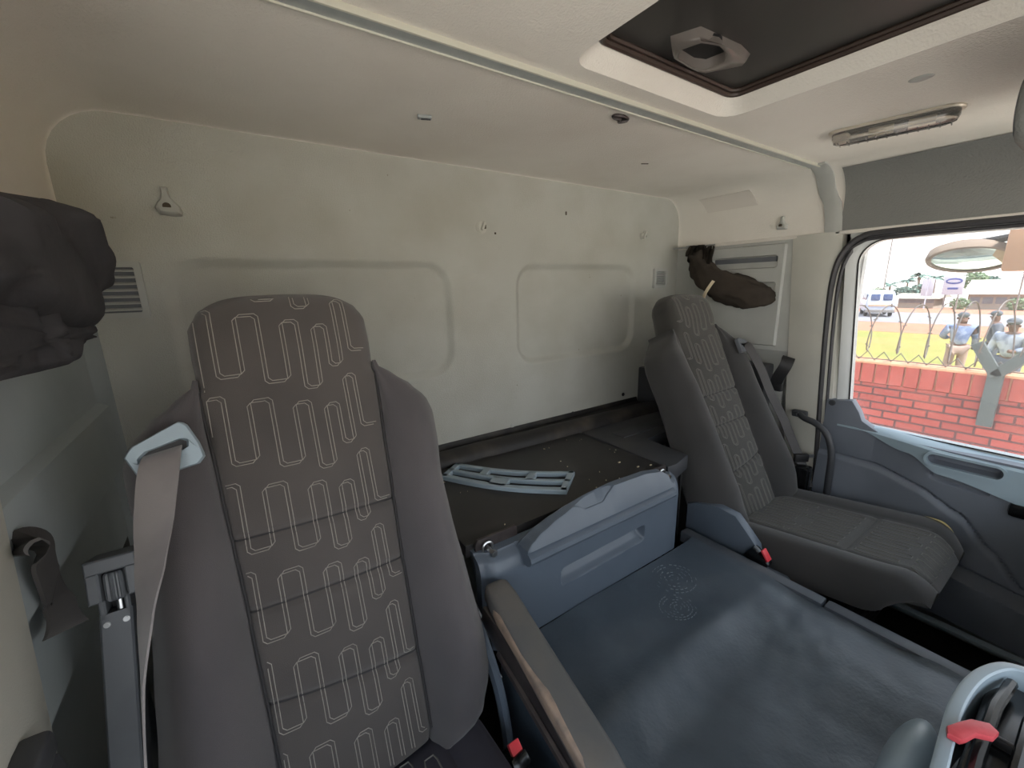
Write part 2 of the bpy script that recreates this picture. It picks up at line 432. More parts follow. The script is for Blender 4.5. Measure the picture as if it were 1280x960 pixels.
def holed_panel(bm, x0, x1, Y0, Y1, Z0, Z1, inner):
    n = len(inner); cy = sum(p[0] for p in inner) / n; cz = sum(p[1] for p in inner) / n
    outer = []
    for p in inner:
        dx, dz = p[0] - cy, p[1] - cz
        t = min((Y1 - cy) / dx if dx > 1e-6 else ((Y0 - cy) / dx if dx < -1e-6 else 9e9), (Z1 - cz) / dz if dz > 1e-6 else ((Z0 - cz) / dz if dz < -1e-6 else 9e9))
        outer.append((cy + dx * t, cz + dz * t))
    for c in ((Y1, Z1), (Y0, Z1), (Y0, Z0), (Y1, Z0)):
        i = min(range(n), key=lambda k: (outer[k][0] - c[0]) ** 2 + (outer[k][1] - c[1]) ** 2); outer[i] = c
    ring(bm, outer, inner, 0, x0, x1)
holed_panel(bm, XL - .06, XL - .02, YF, .42, -1.25, .17, rr_loop(-.55, .32, -.45, .08, .05))
struct('door_1', bm, 'doorgrey')

# right wall: rear quarter + pillar
bm = B()
loops(bm, [[V(XR, y, .156), V(XR, y, -.25), V(XR - .004, y, -.262), V(XR + .004, y, -.275), V(XR + .004, y, -1.25)] for y in (.70, .8, 1.0, 1.205)], closed=False)
bx(bm, XR + .05, XR + .08, .55, YR + .06, -1.28, .46)
struct('wall_right', bm, 'sidepanel', recalc=False)
bm = B()
pil(-1, XR, ((.735, -.02), (.728, .004), (.715, .006), (.68, .010), (.65, .012), (.615, .010), (.595, .005), (.58, .0), (.575, -.05)), .156, -1.25, .075)
struct('trim_2', bm, 'pillar', recalc=False)
# headliner lower lip above the side panel and along the door
bm = B(); bx(bm, XR - .006, XR + .03, YF, 1.195, .146, .158, .003)
struct('trim_3', bm, 'head')
# trim bracket at the end of the rail
bm = B()
path = []
for k in range(9):
    a = PI / 2 - PI / 2 * k / 8; path.append((XR - RC + (RC - .002) * math.cos(a), ZC - RC + (RC - .002) * math.sin(a)))
path = [(XR - RC - .012, ZC - .002)] + path + [(XR - .002, .2), (XR - .002, .15)]
rows = []
for i, (x, z) in enumerate(path):
    t = i / (len(path) - 1); yc = lerp(.64, .607, sstep(.6, 1, t)); w = .025
    nx, nz = (0, -1) if i < 1 else ((-1, 0) if i > 8 else (-math.cos(PI / 2 - PI / 2 * (i - 1) / 8), -math.sin(PI / 2 - PI / 2 * (i - 1) / 8)))
    rows.append([V(x - nx * .012, yc - w - .003, z - nz * .012), V(x + nx * .002, yc - w, z + nz * .002), V(x + nx * .004, yc - w + .006, z + nz * .004), V(x + nx * .004, yc + w - .006, z + nz * .004), V(x + nx * .002, yc + w, z + nz * .002), V(x - nx * .012, yc + w + .003, z - nz * .012)])
loops(bm, rows)
tb = tag(obj('corner_bracket', bm, 'sidepanel'), 'curved grey trim bracket below the right end of the ceiling rail', 'bracket')
bm = B(); disc(bm, (XR - .006, .622, .283), (-1, 0, 0), .008, .003, 14); obj('bolt_hole', bm, 'black', tb)
for y, z in ((.628, .305), (.612, .2)):
    bm = B(); disc(bm, (XR - .006, y, z), (-1, 0, 0), .005, .002, 12); obj('rivet', bm, 'sidepanel', tb)

# darker grey overlay on the headliner curve in front of the rail, over the door
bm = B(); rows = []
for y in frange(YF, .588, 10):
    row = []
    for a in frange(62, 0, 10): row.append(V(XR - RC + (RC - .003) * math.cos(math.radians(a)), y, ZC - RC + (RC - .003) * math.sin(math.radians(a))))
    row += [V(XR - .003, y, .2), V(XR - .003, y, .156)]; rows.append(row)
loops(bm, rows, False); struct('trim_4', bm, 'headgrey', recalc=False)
# unseen overhead shelf above the windscreen, added to dim the upper right wall
bm = B(); bx(bm, XL + .005, XR - .005, YF, -.30, .16, .36, .03, 3)
struct('trim_5', bm, 'headgrey')
# floor, front bulkhead
bm = B(); bx(bm, XL - .08, XR + .08, YF - .05, YR + .06, -1.29, -1.25)
struct('floor', bm, 'black')
bm = B(); bx(bm, XL - .08, XR + .08, YF - .05, YF, -1.28, -.42); bx(bm, XL - .08, XR + .08, YF - .05, YF, .12, .46)  # unseen windscreen header hangs low to shut out high sky light
struct('wall_front', bm, 'plastic_dk')

# ------------------------------------------------------------------ passenger door
d2 = thing('door_2', 'grey passenger side truck door with large window', 'door', (XR, .2, -1.2)); d2['kind'] = 'structure'
WY0, WY1, WZ0, WZ1 = -.5, .535, -.49, .122
def win_loop(g=0, n=8):
    """door window outline (y,z): rear edge leans forward towards the bottom"""
    pts = []
    for y, z in rr_loop(WY0 - g, WY1 + g, WZ0 - g, WZ1 + g, .075 + g, n):
        k = sstep(0, 1, (y - 0) / .5)
        y2 = y + (z - WZ1) * .08 * k
        pts.append((y2, z + .022 * sstep(.45, .0, y) * (1 if z > -.1 else -.4)))
    return pts
bm = B()
inn = win_loop(); mid = win_loop(.012); n = len(inn)
frame_rows = [[V(XR + .035, y, z) for y, z in win_loop(-.004)], [V(XR + .012, y, z) for y, z in inn], [V(XR + .002, y, z) for y, z in mid]]
outer = []
for (y, z) in mid:
    k = sstep(-.1, .4, z * -1)
    outer.append((y, z))
om = []
for (y, z), (yy, zz) in zip(win_loop(.03), mid):
    om.append(V(XR - .002, y, z))
frame_rows.append(om)
far = []
for y, z in mid:
    dy, dz = y - 0, z + .2
    yl = .56 + .075 * (z - .15)
    t = min((yl - 0) / dy if dy > 1e-6 else ((YF - 0) / dy if dy < -1e-6 else 9e9), (.15 + .2) / dz if dz > 1e-6 else ((-.62 + .2) / dz if dz < -1e-6 else 9e9))
    far.append(V(XR + .004, dy * t, -.2 + dz * t))
for c in ((.56, .15), (.50, -.62), (YF, .15), (YF, -.62)):
    i = min(range(n), key=lambda k: (far[k].y - c[0]) ** 2 + (far[k].z - c[1]) ** 2); far[i] = V(XR + .004, *c)
frame_rows.append(far)
loops(bm, frame_rows, True, False)
bx(bm, XR + .03, XR + .06, YF, .6, -1.25, -.56); bx(bm, XR + .03, XR + .06, YF, .6, .12, .46); bx(bm, XR + .03, XR + .06, .52, .62, -.7, .2)
obj('window_frame', bm, 'doorframe', d2, recalc=False)
bm = B(); tube(bm, [(XR + .01, y, z) for y, z in win_loop(-.001)], .0022, 6, closed=True)
obj('window_rubber', bm, 'black', d2)
bm = B(); lp = win_loop(.006)
prism(bm, lp, 0, XR + .022, XR + .026)
w1 = struct('window_1', bm, 'glass')
# lower panel as a height field: crease curve, pull recess, grip slot, bulge and map pocket ledge
def crease(y): return table([(-.3, -1.1), (.0, -.872), (.027, -.844), (.091, -.767), (.175, -.681), (.27, -.632), (.381, -.607), (.56, -.598)], y)
def dpan(y, z):
    top = -.42 - .078 * sstep(.52, .36, y)
    x = XR - .016
    # upper shelf bulges inward towards the front
    sh = sstep(.42, .22, y) * sstep(-.46, -.5, z)
    x -= .03 * sh
    d = z - crease(y)
    if d < 0: x -= .008 * sstep(0, -.02, d) + .012 * sstep(-.03, -.2, d) - .03 * sstep(-.1, -.4, d)
    g = abs(d - .002); x += .010 * max(0, 1 - g / .005)
    # lower ledge
    led = -.835 - .25 * max(0, .22 - y) ; led = -.83 - .22 * max(0., .2 - y)
    x -= .045 * sstep(led, led - .012, z) - .03 * sstep(led - .1, led - .12, z) * 0
    x += .01 * max(0, 1 - abs(z - led - .006) / .008)
    a = rr_sdf(y, z, .112, .262, -.545, -.515, .0145)
    x += .022 * sstep(.004, -.008, a) - .004 * max(0, 1 - abs(a - .004) / .005)
    b = rr_sdf(y + .0, z - .1 * (y - .19), .128, .252, -.6, -.577, .011)
    x += .012 * sstep(.003, -.006, b)
    return V(x, y, z)
bm = B()
ysd = dens(-.3, .548, [.11, .19, .26], .008, .004, .03)
zsd = dens(-1.2, -.499, [-.53, -.59, -.61, -.835], .006, .003, .03)
def dp2(y, z):
    p = dpan(y, z)
    # the top edge runs into the rear lower corner of the window
    return p
field(bm, dens(-.3, .548, [], .006, .004, .03), dens(-1.0, -.499, [-.53, -.59, -.61, -.835], .0045, .003, .03), dp2, (.05, 0, 0))
obj('door_panel', bm, 'doorgrey', d2, recalc=True)
bm = B()                                                     # light sill under the window
rows = []
for y in frange(-.3, .505, 110):
    z0 = -.478 - .03 * sstep(.47, .2, y) ; lo = -.494 - .04 * sstep(.46, .32, y) - .04 * sstep(.31, .23, y) - .035 * sstep(.23, .02, y)
    xin = XR - .02 - .034 * sstep(.42, .22, y)
    zz = -.5 + (.0 if y < .42 else 0)
    rows.append([V(XR + .02, y, -.484 - .012 * sstep(.45, .1, y)), V(XR - .004, y, -.486 - .012 * sstep(.45, .1, y)), V(xin + .006, y, -.494 - .012 * sstep(.45, .1, y)), *[V(xin - .001, y, lerp(-.500 - .012 * sstep(.45, .1, y), lo, k / 14)) for k in range(15)], V(xin + .03, y, lo - .004)])
loops(bm, rows, False)
# keep the pull recess open
bmesh.ops.delete(bm, geom=[f for f in bm.faces if rr_sdf(f.calc_center_median().y, f.calc_center_median().z, .108, .266, -.55, -.51, .018) < 0 and f.calc_center_median().x < XR - .03], context='FACES')
obj('window_sill', bm, 'sill', d2, recalc=False)
bm = B()
lo = rr_loop(.104, .27, -.553, -.507, .022, 6); li = rr_loop(.111, .263, -.546, -.514, .015, 6)
ring(bm, lo, li, 0, XR - .059, XR - .044)
obj('pull_rim', bm, 'sill', d2)
bm = B(); disc(bm, (XR - .018, .53, -.423), (-1, 0, 0), .01, .008, 16, .002); obj('lock_button', bm, 'plastic_dk', d2)
bm = B()                                                     # rear upper corner cover of the panel (grey up to the pillar line)
poly = [(.548, -.415), (.475, -.405), (.452, -.44), (.44, -.468), (.40, -.492), (.3, -.53), (.3, -.6), (.548, -.6)]
prism(bm, [(y, z) for y, z in poly], 0, XR - .017, XR + .02, .004)
obj('corner_cover', bm, 'doorgrey', d2)
bm = B(); bx(bm, XR - .06, XR - .02, -.22, .09, -.64, -.6, .012); obj('door_handle', bm, 'blackgloss', d2)
# door seal
bm = B()
sp = smooth_path([(XR - .004, -.6, .142), (XR - .004, .1, .142), (XR - .004, .45, .142), (XR - .004, .53, .13), (XR - .004, .572, .08), (XR - .004, .588, 0), (XR - .004, .586, -.15), (XR - .004, .572, -.4), (XR - .004, .55, -.74), (XR - .004, .535, -1.1)], 8)
tube(bm, sp, .0095, 8)
tube(bm, [p + V(.002, -.02 if p.z < .1 else 0, -.016 if p.z > .1 else 0) for p in sp], .006, 6)
tag(obj('door_seal', bm, 'sealgrey'), 'black rubber seal running round the passenger door opening', 'seal')
# grab handle
bm = B()
gp = smooth_path([(1.69, .612, -.482), (1.672, .59, -.487), (1.665, .555, -.494), (1.662, .525, -.512), (1.66, .503, -.545), (1.66, .49, -.6), (1.66, .488, -.68), (1.664, .487, -.78)], 6)
tube(bm, gp, .011, 10)
gh = tag(obj('grab_handle', bm, 'plastic_dk'), 'bent dark grey grab handle screwed to the right door pillar', 'handle')
bm = B(); box(bm, (1.70, .618, -.481), (.022, .05, .026), .008, Matrix.Rotation(math.radians(-3), 3, 'X')); obj('mounting_foot', bm, 'plastic_dk', gh)
bm = B(); disc(bm, (1.687, .618, -.481), (-1, 0, 0), .007, .006, 12, .001); obj('screw', bm, 'metal', gh)

# ------------------------------------------------------------------ ceiling rail, hatch, lamps, clips
rail = thing('ceiling_rail', 'long aluminium rail running across the ceiling', 'rail', (.75, .65, .35))
bm = B(); bx(bm, XL + .02, XR - .1, .636, .664, .3535, .3605, .001); obj('channel', bm, 'alu', rail)
for y, w in ((.6355, .0022), (.6655, .002)):
    bm = B(); bx(bm, XL + .02, XR - .1, y - w, y + w, .351, .3605, .001); obj('rail_lip', bm, 'alu_edge', rail)

ht = thing('roof_hatch', 'dark roof hatch panel set into the ceiling opening', 'hatch', (.76, .2, .385))
bm = B()
lp = rr_loop(.556, .97, hy0 + .034, .563, .025)
prism(bm, lp, 2, .398, .41); obj('hatch_panel', bm, 'hatch', ht)
bm = B()
tube(bm, [(x, y, .389) for x, y in rr_loop(.559, .967, hy0 + .037, .56, .022, 6)], .0055, 8, closed=True)
tube(bm, [(x, y, .394) for x, y in rr_loop(.566, .96, hy0 + .044, .553, .02, 6)], .004, 6, closed=True)
obj('seal', bm, 'sealbrown', ht)
bm = B()                                                     # handle housing: raised wedge with a black opening
R0 = [(.672, .505), (.69, .462), (.80, .455), (.845, .462), (.855, .475), (.82, .53), (.80, .535), (.70, .522)]
def sc_(poly, k, ox=0, oy=0):
    cx = sum(p[0] for p in poly) / len(poly); cy = sum(p[1] for p in poly) / len(poly)
    return [(cx + (x - cx) * k + ox, cy + (y - cy) * k + oy) for x, y in poly]
H1 = [(.69, .498), (.70, .466), (.735, .455), (.77, .462), (.79, .478), (.785, .51), (.76, .519), (.71, .515)]
rows = [[V(x, y, .399) for x, y in R0], [V(x, y, .385) for x, y in sc_(R0, .93, -.004)], [V(x, y, .379) for x, y in sc_(H1, 1.15)], [V(x, y, .379) for x, y in H1], [V(x, y, .395) for x, y in sc_(H1, .92)]]
loops(bm, rows, True, False); obj('handle_housing', bm, 'hatchbez', ht, ang=75)
bm = B(); prism(bm, sc_(H1, .95), 2, .393, .397); obj('finger_hole', bm, 'black', ht)

lamp = thing('ceiling_lamp', 'long clear interior lamp on the ceiling near the passenger door', 'lamp', (1.365, .385, .36))
ax_ = V(.018, -.1, 0).normalized(); bxv = V(ax_.y, -ax_.x, 0)
def lamp_pt(a, b, z): p = V(1.362, .385, 0) + ax_ * a + bxv * b; return V(p.x, p.y, z)
bm = B()
rows = []
for ins, z in ((0, .361), (0, .357), (.002, .3545)):
    rows.append([lamp_pt(x, y, z) for x, y in rr_loop(-.125 + ins, .115 - ins, -.034 + ins, .036 - ins, .028, 6)])
loops(bm, rows); obj('base', bm, 'lampbase', lamp)
bm = B(); rows = []
for ins, z in ((.004, .3545), (.004, .344), (.008, .334), (.016, .3305)):
    rows.append([lamp_pt(x, y, z) for x, y in rr_loop(-.122 + ins, .112 - ins, -.032 + ins, .034 - ins, .025 - ins * .3, 6)])
loops(bm, rows)
for k in range(-6, 6): box(bm, tuple(lamp_pt(k * .018 + .006, 0, .3305)), (.04, .0025, .003), .001, Matrix.Rotation(math.atan2(bxv.y, bxv.x), 3, 'Z'))
obj('lens', bm, 'lens', lamp)
bm = B(); box(bm, tuple(lamp_pt(-.095, .0, .35)), (.03, .026, .006), .002); obj('switch', bm, 'lampbase', lamp)
bm = B()
for k in range(2): tube(bm, [lamp_pt(-.045 + k * .07, .004, .348), lamp_pt(.0 + k * .07, .004, .348)], .005, 8)
obj('bulb', bm, 'strap_cream', lamp)

bm = B(); sphere(bm, (1.127, .291, .361), .016, 16, 8, (1, 1.2, .3))
tag(obj('blanking_disc', bm, 'sidepanel'), 'small round grey disc on the ceiling above the lamp', 'disc')
bm = B()
tube(bm, [(.775 + .022 * math.cos(a), .70 + .009 * math.sin(a), .356) for a in frange(0, 2 * PI, 20)[:-1]], .003, 6, closed=True)
tube(bm, smooth_path([(.757, .703, .354), (.767, .693, .35), (.776, .706, .35), (.786, .694, .35), (.794, .703, .354)], 4), .0035, 6)
cl = tag(obj('ceiling_clip', bm, 'steel_dk'), 'dark looped metal clip on the ceiling beside the rail', 'clip')
bm = B(); prism(bm, [(.775 + .021 * math.cos(a), .70 + .0085 * math.sin(a)) for a in frange(0, 2 * PI, 20)[:-1]], 2, .357, .36); obj('back_plate', bm, 'black', cl)
bm = B(); box(bm, (.408, .915, .357), (.03, .016, .007), .003, Matrix.Rotation(math.radians(-20), 3, 'Z'))
sl = tag(obj('ceiling_socket', bm, 'alu'), 'small grey slot fitting on ceiling above the rear wall', 'fitting')
bm = B(); box(bm, (.41, .914, .3533), (.02, .006, .002), 0, Matrix.Rotation(math.radians(-20), 3, 'Z')); obj('slot', bm, 'plastic_dk', sl)
bm = B(); box(bm, (1.125, .913, .3595), (.022, .004, .002), .0005, Matrix.Rotation(math.radians(-30), 3, 'Z'))
tag(obj('scuff_mark', bm, 'dirt'), 'short dark scuff mark on the ceiling behind the rail', 'mark')
bm = B()                                                     # rounded end of the overhead binnacle at the right picture edge
OX0, OZ0, OZ1 = .945, .185, .288
def pod(ins): return rr_loop(OX0 + ins, OX0 + .5 - ins, OZ0 + ins, OZ1 - ins, (OZ1 - OZ0) / 2 - ins - .001, 10)
loops(bm, [[V(x, y, z) for x, z in pod(i)] for i, y in ((.012, .138), (.004, .136), (0, .13), (0, -.31))])
spk = tag(obj('overhead_pod', bm, 'headgrey'), 'rounded grey overhead pod at the right edge of the ceiling', 'overhead pod')
bm = B(); tube(bm, [(x, .137, z) for x, z in pod(.012)], .002, 6, closed=True); obj('rim', bm, 'plastic_gr', spk)
bm = B()
def arc_pt(y, a, o=.0025): return V(XR - RC + (RC - o) * math.cos(math.radians(a)), y, ZC - RC + (RC - o) * math.sin(math.radians(a)))
field(bm, frange(0, 1, 12), frange(0, 1, 8), lambda u, v: arc_pt(lerp(.862, 1.065, u) + .02 * v, lerp(18, 52, v)), (.002, 0, .002))
tag(obj('faded_label', bm, 'fadedtape'), 'blank faded rectangular label above the right side panel', 'label')

# ------------------------------------------------------------------ wall hooks
def hook(name, c, nrm, s, label, m='sidepanel', full=True, grp='anchor hooks on the cab walls'):
    """teardrop anchor: flared foot, narrow neck, hole"""
    n = V(*nrm); u = V(0, 0, 1).cross(n).normalized(); c = V(*c)
    t = thing(name, label, 'hook', tuple(c), grp)
    bm = B(); rows = []
    outline = [(-.005, .034), (.005, .034), (.0065, .018), (.012, .008), (.020, .0), (.0225, -.012), (.0215, -.018), (.01, -.02), (-.014, -.0175), (-.019, -.006), (-.016, .003), (-.0085, .011), (-.006, .02)]
    for k, h in ((1.12, 0), (1.06, .009), (.95, .014), (.8, .0155)):
        rows.append([c + u * x * k * s + V(0, 0, 1) * z * k * s + n * (h * s * (1 + .5 * max(0, -z / .02))) for x, z in outline])
    loops(bm, rows); obj('body', bm, m, t)
    bm = B(); q = c + n * .0175 * s - V(0, 0, .004 * s); disc(bm, tuple(q), tuple(n), .0075 * s, .005, 16); obj('hole', bm, 'dirt', t)
    return t
hook('wall_hook', (-.073, YR - .001, .188), (0, -1, 0), .98, 'large pale anchor hook on rear wall above the driver seat')
hook('wall_hook', (XR - .001, .77, .2), (-1, 0, 0), .8, 'pale anchor hook on side wall above the right curtain panel')
for c, lab in (((.703, YR, .186), 'broken round hook base in the middle of the rear wall'), ((1.483, YR, .195), 'small broken hook stub on rear wall near the right corner')):
    t = thing('hook_base', lab, 'hook', c, 'broken hook bases on the rear wall')
    big_ = c[0] < 1
    bm = B(); disc(bm, (c[0], YR - .004, c[2]), (0, -1, 0), .019 if big_ else .014, .01, 18, .004); box(bm, (c[0] + .002, YR - .012, c[2] + .004), (.009, .012, .026 if big_ else .034), .003, Matrix.Rotation(.4, 3, 'Y')); obj('base', bm, 'pillar', t)
    bm = B(); box(bm, (c[0] + .009, YR - .012, c[2] + .002), (.006, .004, .012), .001); obj('notch', bm, 'dirt', t)

# ------------------------------------------------------------------ vents in the rear corners
def vent(x0, x1, z0, z1, label, ns):
    t = thing('wall_vent', label, 'vent', ((x0 + x1) / 2, YR, z0), 'square vents in the rear wall corners')
    bm = B(); ring(bm, rr_loop(x0, x1, z0, z1, .006, 3), rr_loop(x0 + .012, x1 - .012, z0 + .012, z1 - .012, .003, 3), 1, YR - .012, YR + .004); obj('frame', bm, 'sidepanel', t)
    bm = B(); bx(bm, x0 + .01, x1 - .01, YR - .003, YR + .002, z0 + .01, z1 - .01); obj('backing', bm, 'plastic_gr', t)
    for k in range(ns):
        z = lerp(z0 + .012, z1 - .012, (k + .5) / ns)
        bm = B(); box(bm, ((x0 + x1) / 2, YR - .006, z), (x1 - x0 - .02, .008, .003), .001, Matrix.Rotation(.5, 3, 'X')); obj('slat', bm, 'sidepanel', t)
vent(-.236, -.138, -.045, .072, 'grey square vent half hidden by the left curtain', 7)
vent(1.565, 1.655, -.018, .066, 'small grey square vent in rear wall beside right corner', 8)

# ------------------------------------------------------------------ right side storage panel with two slots
sp_ = thing('side_storage_panel', 'pale panel with two slots on the right wall behind door pillar', 'panel', (XR, .9, -.25))
S1 = (.768, 1.02, .05, .094); S2 = (.766, .975, -.083, -.004)
def spf(y, z):
    x = XR - .012
    for s in (S1, S2):
        d = rr_sdf(y, z, *s, .012); x += .028 * sstep(.002, -.006, d)
    d = rr_sdf(y, z, .742, 1.075, -.248, .138, .008); x += .014 * sstep(-.006, 0, d)
    return V(x, y, z)
bm = B(); field(bm, dens(.736, 1.082, [S1[0], S1[1], S2[1], .742, 1.075], .008, .002, .012), dens(-.254, .144, [*S1[2:], *S2[2:], -.248, .138], .008, .002, .012), spf)
obj('panel', bm, 'sidepanel', sp_, recalc=False)
bm = B(); bx(bm, XR - .006, XR + .015, S1[0] + .006, S1[1] - .006, .072, .09); obj('slot_shade', bm, 'plastic_gr', sp_)
bm = B(); disc(bm, (XR + .012, .782, .061), (-1, 0, 0), .005, .004, 12); obj('screw', bm, 'plastic_dk', sp_)

# ------------------------------------------------------------------ curtains
def blob(name, mm, parent, poly, xm, th, wr, seed, side=1, flat=.5):
    """padded cloth: outline polygon in (y,z), inflated by distance to its edge, wrinkled"""
    from mathutils import noise as nz
    pts = [V(p[0], p[1]) for p in poly]
    sm = []
    n = len(pts)
    for i in range(n):
        p0, p1, p2, p3 = pts[i - 1], pts[i], pts[(i + 1) % n], pts[(i + 2) % n]
        for j in range(6):
            t = j / 6
            sm.append(.5 * ((2 * p1) + (p2 - p0) * t + (2 * p0 - 5 * p1 + 4 * p2 - p3) * t * t + (3 * p1 - p0 - 3 * p2 + p3) * t ** 3))
    c = V(sum(p.x for p in sm) / len(sm), sum(p.y for p in sm) / len(sm))
    bm = B()
    rings = [1, .985, .96, .92, .86, .78, .68, .57, .46, .35, .24, .12, .04]
    def P(p, k, s):
        q = c + (p - c) * k
        h = th * min(1, (1 - k) / .3) ** .5
        if s > 0:
            for (fa, fb, fc, amp, wid) in wr:
                d = (fa * q.x + fb * q.y - fc); h += amp * math.exp(-(d / wid) ** 2) * min(1, (1 - k) / .15)
            h += .004 * nz.noise(V(q.x * 18, q.y * 26, seed)) * min(1, (1 - k) / .2)
        return V(xm + s * side * h, q.x, q.y)
    front = [[P(p, k, 1) for p in sm] for k in rings]
    back = [[P(p, k, -.35) for p in sm] for k in rings[1:]]
    loops(bm, back[::-1] + front)
    return obj(name, bm, mm, parent, ang=180)
ct = thing('tied_curtain', 'large dark grey curtain bundled up on the left side wall', 'curtain', (-.19, .7, -.07), 'dark curtains tied back at the cab sides')
blob('upper_drape', 'curtain', ct, [(.57, .095), (.585, .098), (.7, .112), (.815, .126), (.83, .126), (.865, .1), (.90, .062), (.925, .02), (.92, .005), (.885, -.034), (.865, -.045), (.78, -.040), (.65, -.018), (.54, .002), (.49, .012), (.5, .03), (.53, .06)], -.180, .036,
     [(.5, .86, .485, .012, .018), (.45, .9, .40, -.012, .02), (.6, .8, .56, .01, .014), (.3, .95, .28, .008, .02), (.95, .3, .56, -.01, .012)], 1)
blob('lower_fold', 'curtain', ct, [(.42, .02), (.55, .02), (.72, -.005), (.88, -.03), (.915, -.046), (.89, -.060), (.86, -.062), (.83, -.083), (.81, -.086), (.72, -.083), (.60, -.076), (.48, -.068), (.36, -.058), (.36, .0)], -.192, .022,
     [(.95, .3, .5, .012, .012), (.9, .43, .56, .012, .01), (.85, .5, .60, -.012, .01), (.97, .2, .66, .012, .012), (.98, .2, .71, -.01, .01), (.9, .4, .735, .01, .01), (.8, .6, .37, .012, .014)], 4)
bm = B(); tube(bm, [(-.205, .44, .092), (-.205, .6, .104), (-.205, 1.15, .128)], .005, 8)
cr = tag(obj('curtain_rod', bm, 'steel_dk'), 'thin dark curtain rod along the left side wall', 'rod')
for y in (.545, .565, .59):
    bm = B(); tube(bm, [(-.203 + .01 * math.cos(a), y, .094 + .01 * math.sin(a)) for a in frange(0, 2 * PI, 12)[:-1]], .0022, 5, closed=True); obj('ring', bm, 'metal', cr)
# right curtain: gathered at the rod, twisted sleeve forward and down
rc = thing('tied_curtain', 'dark brown curtain rolled and tucked into the right panel slot', 'curtain', (1.68, .95, -.08), 'dark curtains tied back at the cab sides')
bm = B(); rows = []
from mathutils import noise as NZ
cpts = smooth_path([(1.695, 1.085, .148), (1.685, 1.08, .12), (1.672, 1.06, .085), (1.662, 1.02, .04), (1.66, .98, .005), (1.664, .93, -.02), (1.672, .87, -.036), (1.684, .82, -.05), (1.70, .782, -.058), (1.72, .768, -.06)], 6)
crad = [.036, .044, .048, .05, .054, .057, .055, .048, .036, .016]
for i, p in enumerate(cpts):
    t = i / 6; a = min(int(t), 8); r = lerp(crad[a], crad[a + 1], t - a)
    d = (cpts[min(i + 1, len(cpts) - 1)] - cpts[max(i - 1, 0)]).normalized(); u, w = frame_of(d)
    row = []
    for k in range(28):
        an = 2 * PI * k / 28
        rr = r * (1 + .13 * math.sin(an * 4 + i * .22) + .06 * math.sin(an * 9 - i * .4) + .22 * NZ.noise(V(math.cos(an) * 2, math.sin(an) * 2, i * .3)))
        row.append(p + u * math.cos(an) * rr * (.55 if abs(u.x) > .5 else 1) + w * math.sin(an) * rr * (.55 if abs(w.x) > .5 else 1))
    rows.append(row)
loops(bm, rows); obj('sleeve', bm, 'curtain2', rc, ang=180)
bm = B(); rows = []                                          # ruffled header
for j in range(5):
    row = []
    for i in range(61):
        t = i / 60; y = lerp(1.10, .985, t); z = .150 - .062 * j / 4 - .012 * t + .006 * math.sin(t * 40)
        row.append(V(1.668 + .016 * math.sin(t * 62 + j * .3) * (.5 + .5 * j / 4) - .008 * j / 4, y + .004 * math.sin(t * 90), z))
    rows.append(row)
loops(bm, rows, False)
bmesh.ops.solidify(bm, geom=bm.faces[:], thickness=.003)
obj('gathered_header', bm, 'curtain2', rc, ang=180)
bm = B(); ribbon(bm, smooth_path([(1.626, .99, -.062), (1.616, .978, -.04), (1.618, .962, -.012), (1.63, .956, .006)], 4), [V(0, .8, .6)] * 13, .0015, .006); obj('tie_band', bm, 'strap_cream', rc)
bm = B(); tube(bm, [(1.69, 1.19, .15), (1.69, 1.0, .15)], .004, 8); disc(bm, (1.69, 1.12, .15), (0, 1, 0), .008, .01, 12)
tag(obj('curtain_rod', bm, 'metal'), 'short thin metal curtain rod by the right rear corner', 'rod')

# ------------------------------------------------------------------ shelf behind the seats
ZB = -.535
bm = B(); bx(bm, .345, 1.018, .705, 1.199, ZB - .03, ZB, .003)
tag(obj('bunk_board', bm, 'board'), 'dark brown board forming the shelf below the rear wall', 'board')
bm = B()                                                     # black mat: flap up the wall, roll on the board
rows = []
for x in frange(.34, 1.488, 60):
    w = .004 * NZ.noise(V(x * 9, 0, 3)); sec = [(1.199, -.497), (1.196, -.499), (1.192, -.515)]
    for k in range(9):
        a = PI * .62 - PI * 1.1 * k / 8
        sec.append((1.125 + .008 * NZ.noise(V(x * 5, 7, 1)) - .052 * math.cos(a - PI * .1) * -1 * -1, ZB + .012 + .03 * math.sin(a) + w))
    sec = [(1.199, -.5), (1.194, -.5), (1.190, ZB + .018)] + [(1.136 - .035 * (x - .4) + .042 * math.cos(a) + w, ZB + .002 + .034 * abs(math.sin(a)) + w * .5) for a in frange(.25, PI, 10)] + [(1.092 - .035 * (x - .4), ZB), (1.199, ZB)]
    rows.append([V(x, y, z) for y, z in sec])
loops(bm, rows)
tag(obj('rolled_mat', bm, 'foam'), 'black rolled rubber mat along the foot of the rear wall', 'mat')
tr = thing('shelf_end_tray', 'dark grey moulded tray at the passenger end of the shelf', 'tray', (1.37, .9, -.6))
bm = B(); prism(bm, [(1.019, .69), (1.06, .688), (1.15, .71), (1.165, .88), (1.73, .90), (1.73, 1.195), (1.505, 1.195), (1.505, 1.07), (1.03, 1.07)], 2, ZB - .05, ZB + .002, .006)
bx(bm, 1.10, 1.4, .93, .99, ZB, ZB + .006, .003)
obj('top', bm, 'plastic_dk', tr)
bm = B(); bx(bm, 1.495, 1.73, 1.05, 1.198, ZB, -.362, .008)
for x in (1.535, 1.6): bx(bm, x, x + .008, 1.042, 1.06, ZB, -.37, .002)
obj('corner_box', bm, 'plastic_dk', tr)
bm = B(); bx(bm, 1.05, 1.14, .72, 1.0, -.95, ZB - .045, .006)
for k in range(3): bx(bm, 1.062 + k * .03, 1.07 + k * .03, .712, .724, -.93, ZB - .06, .002)
obj('pedestal', bm, 'black', tr)
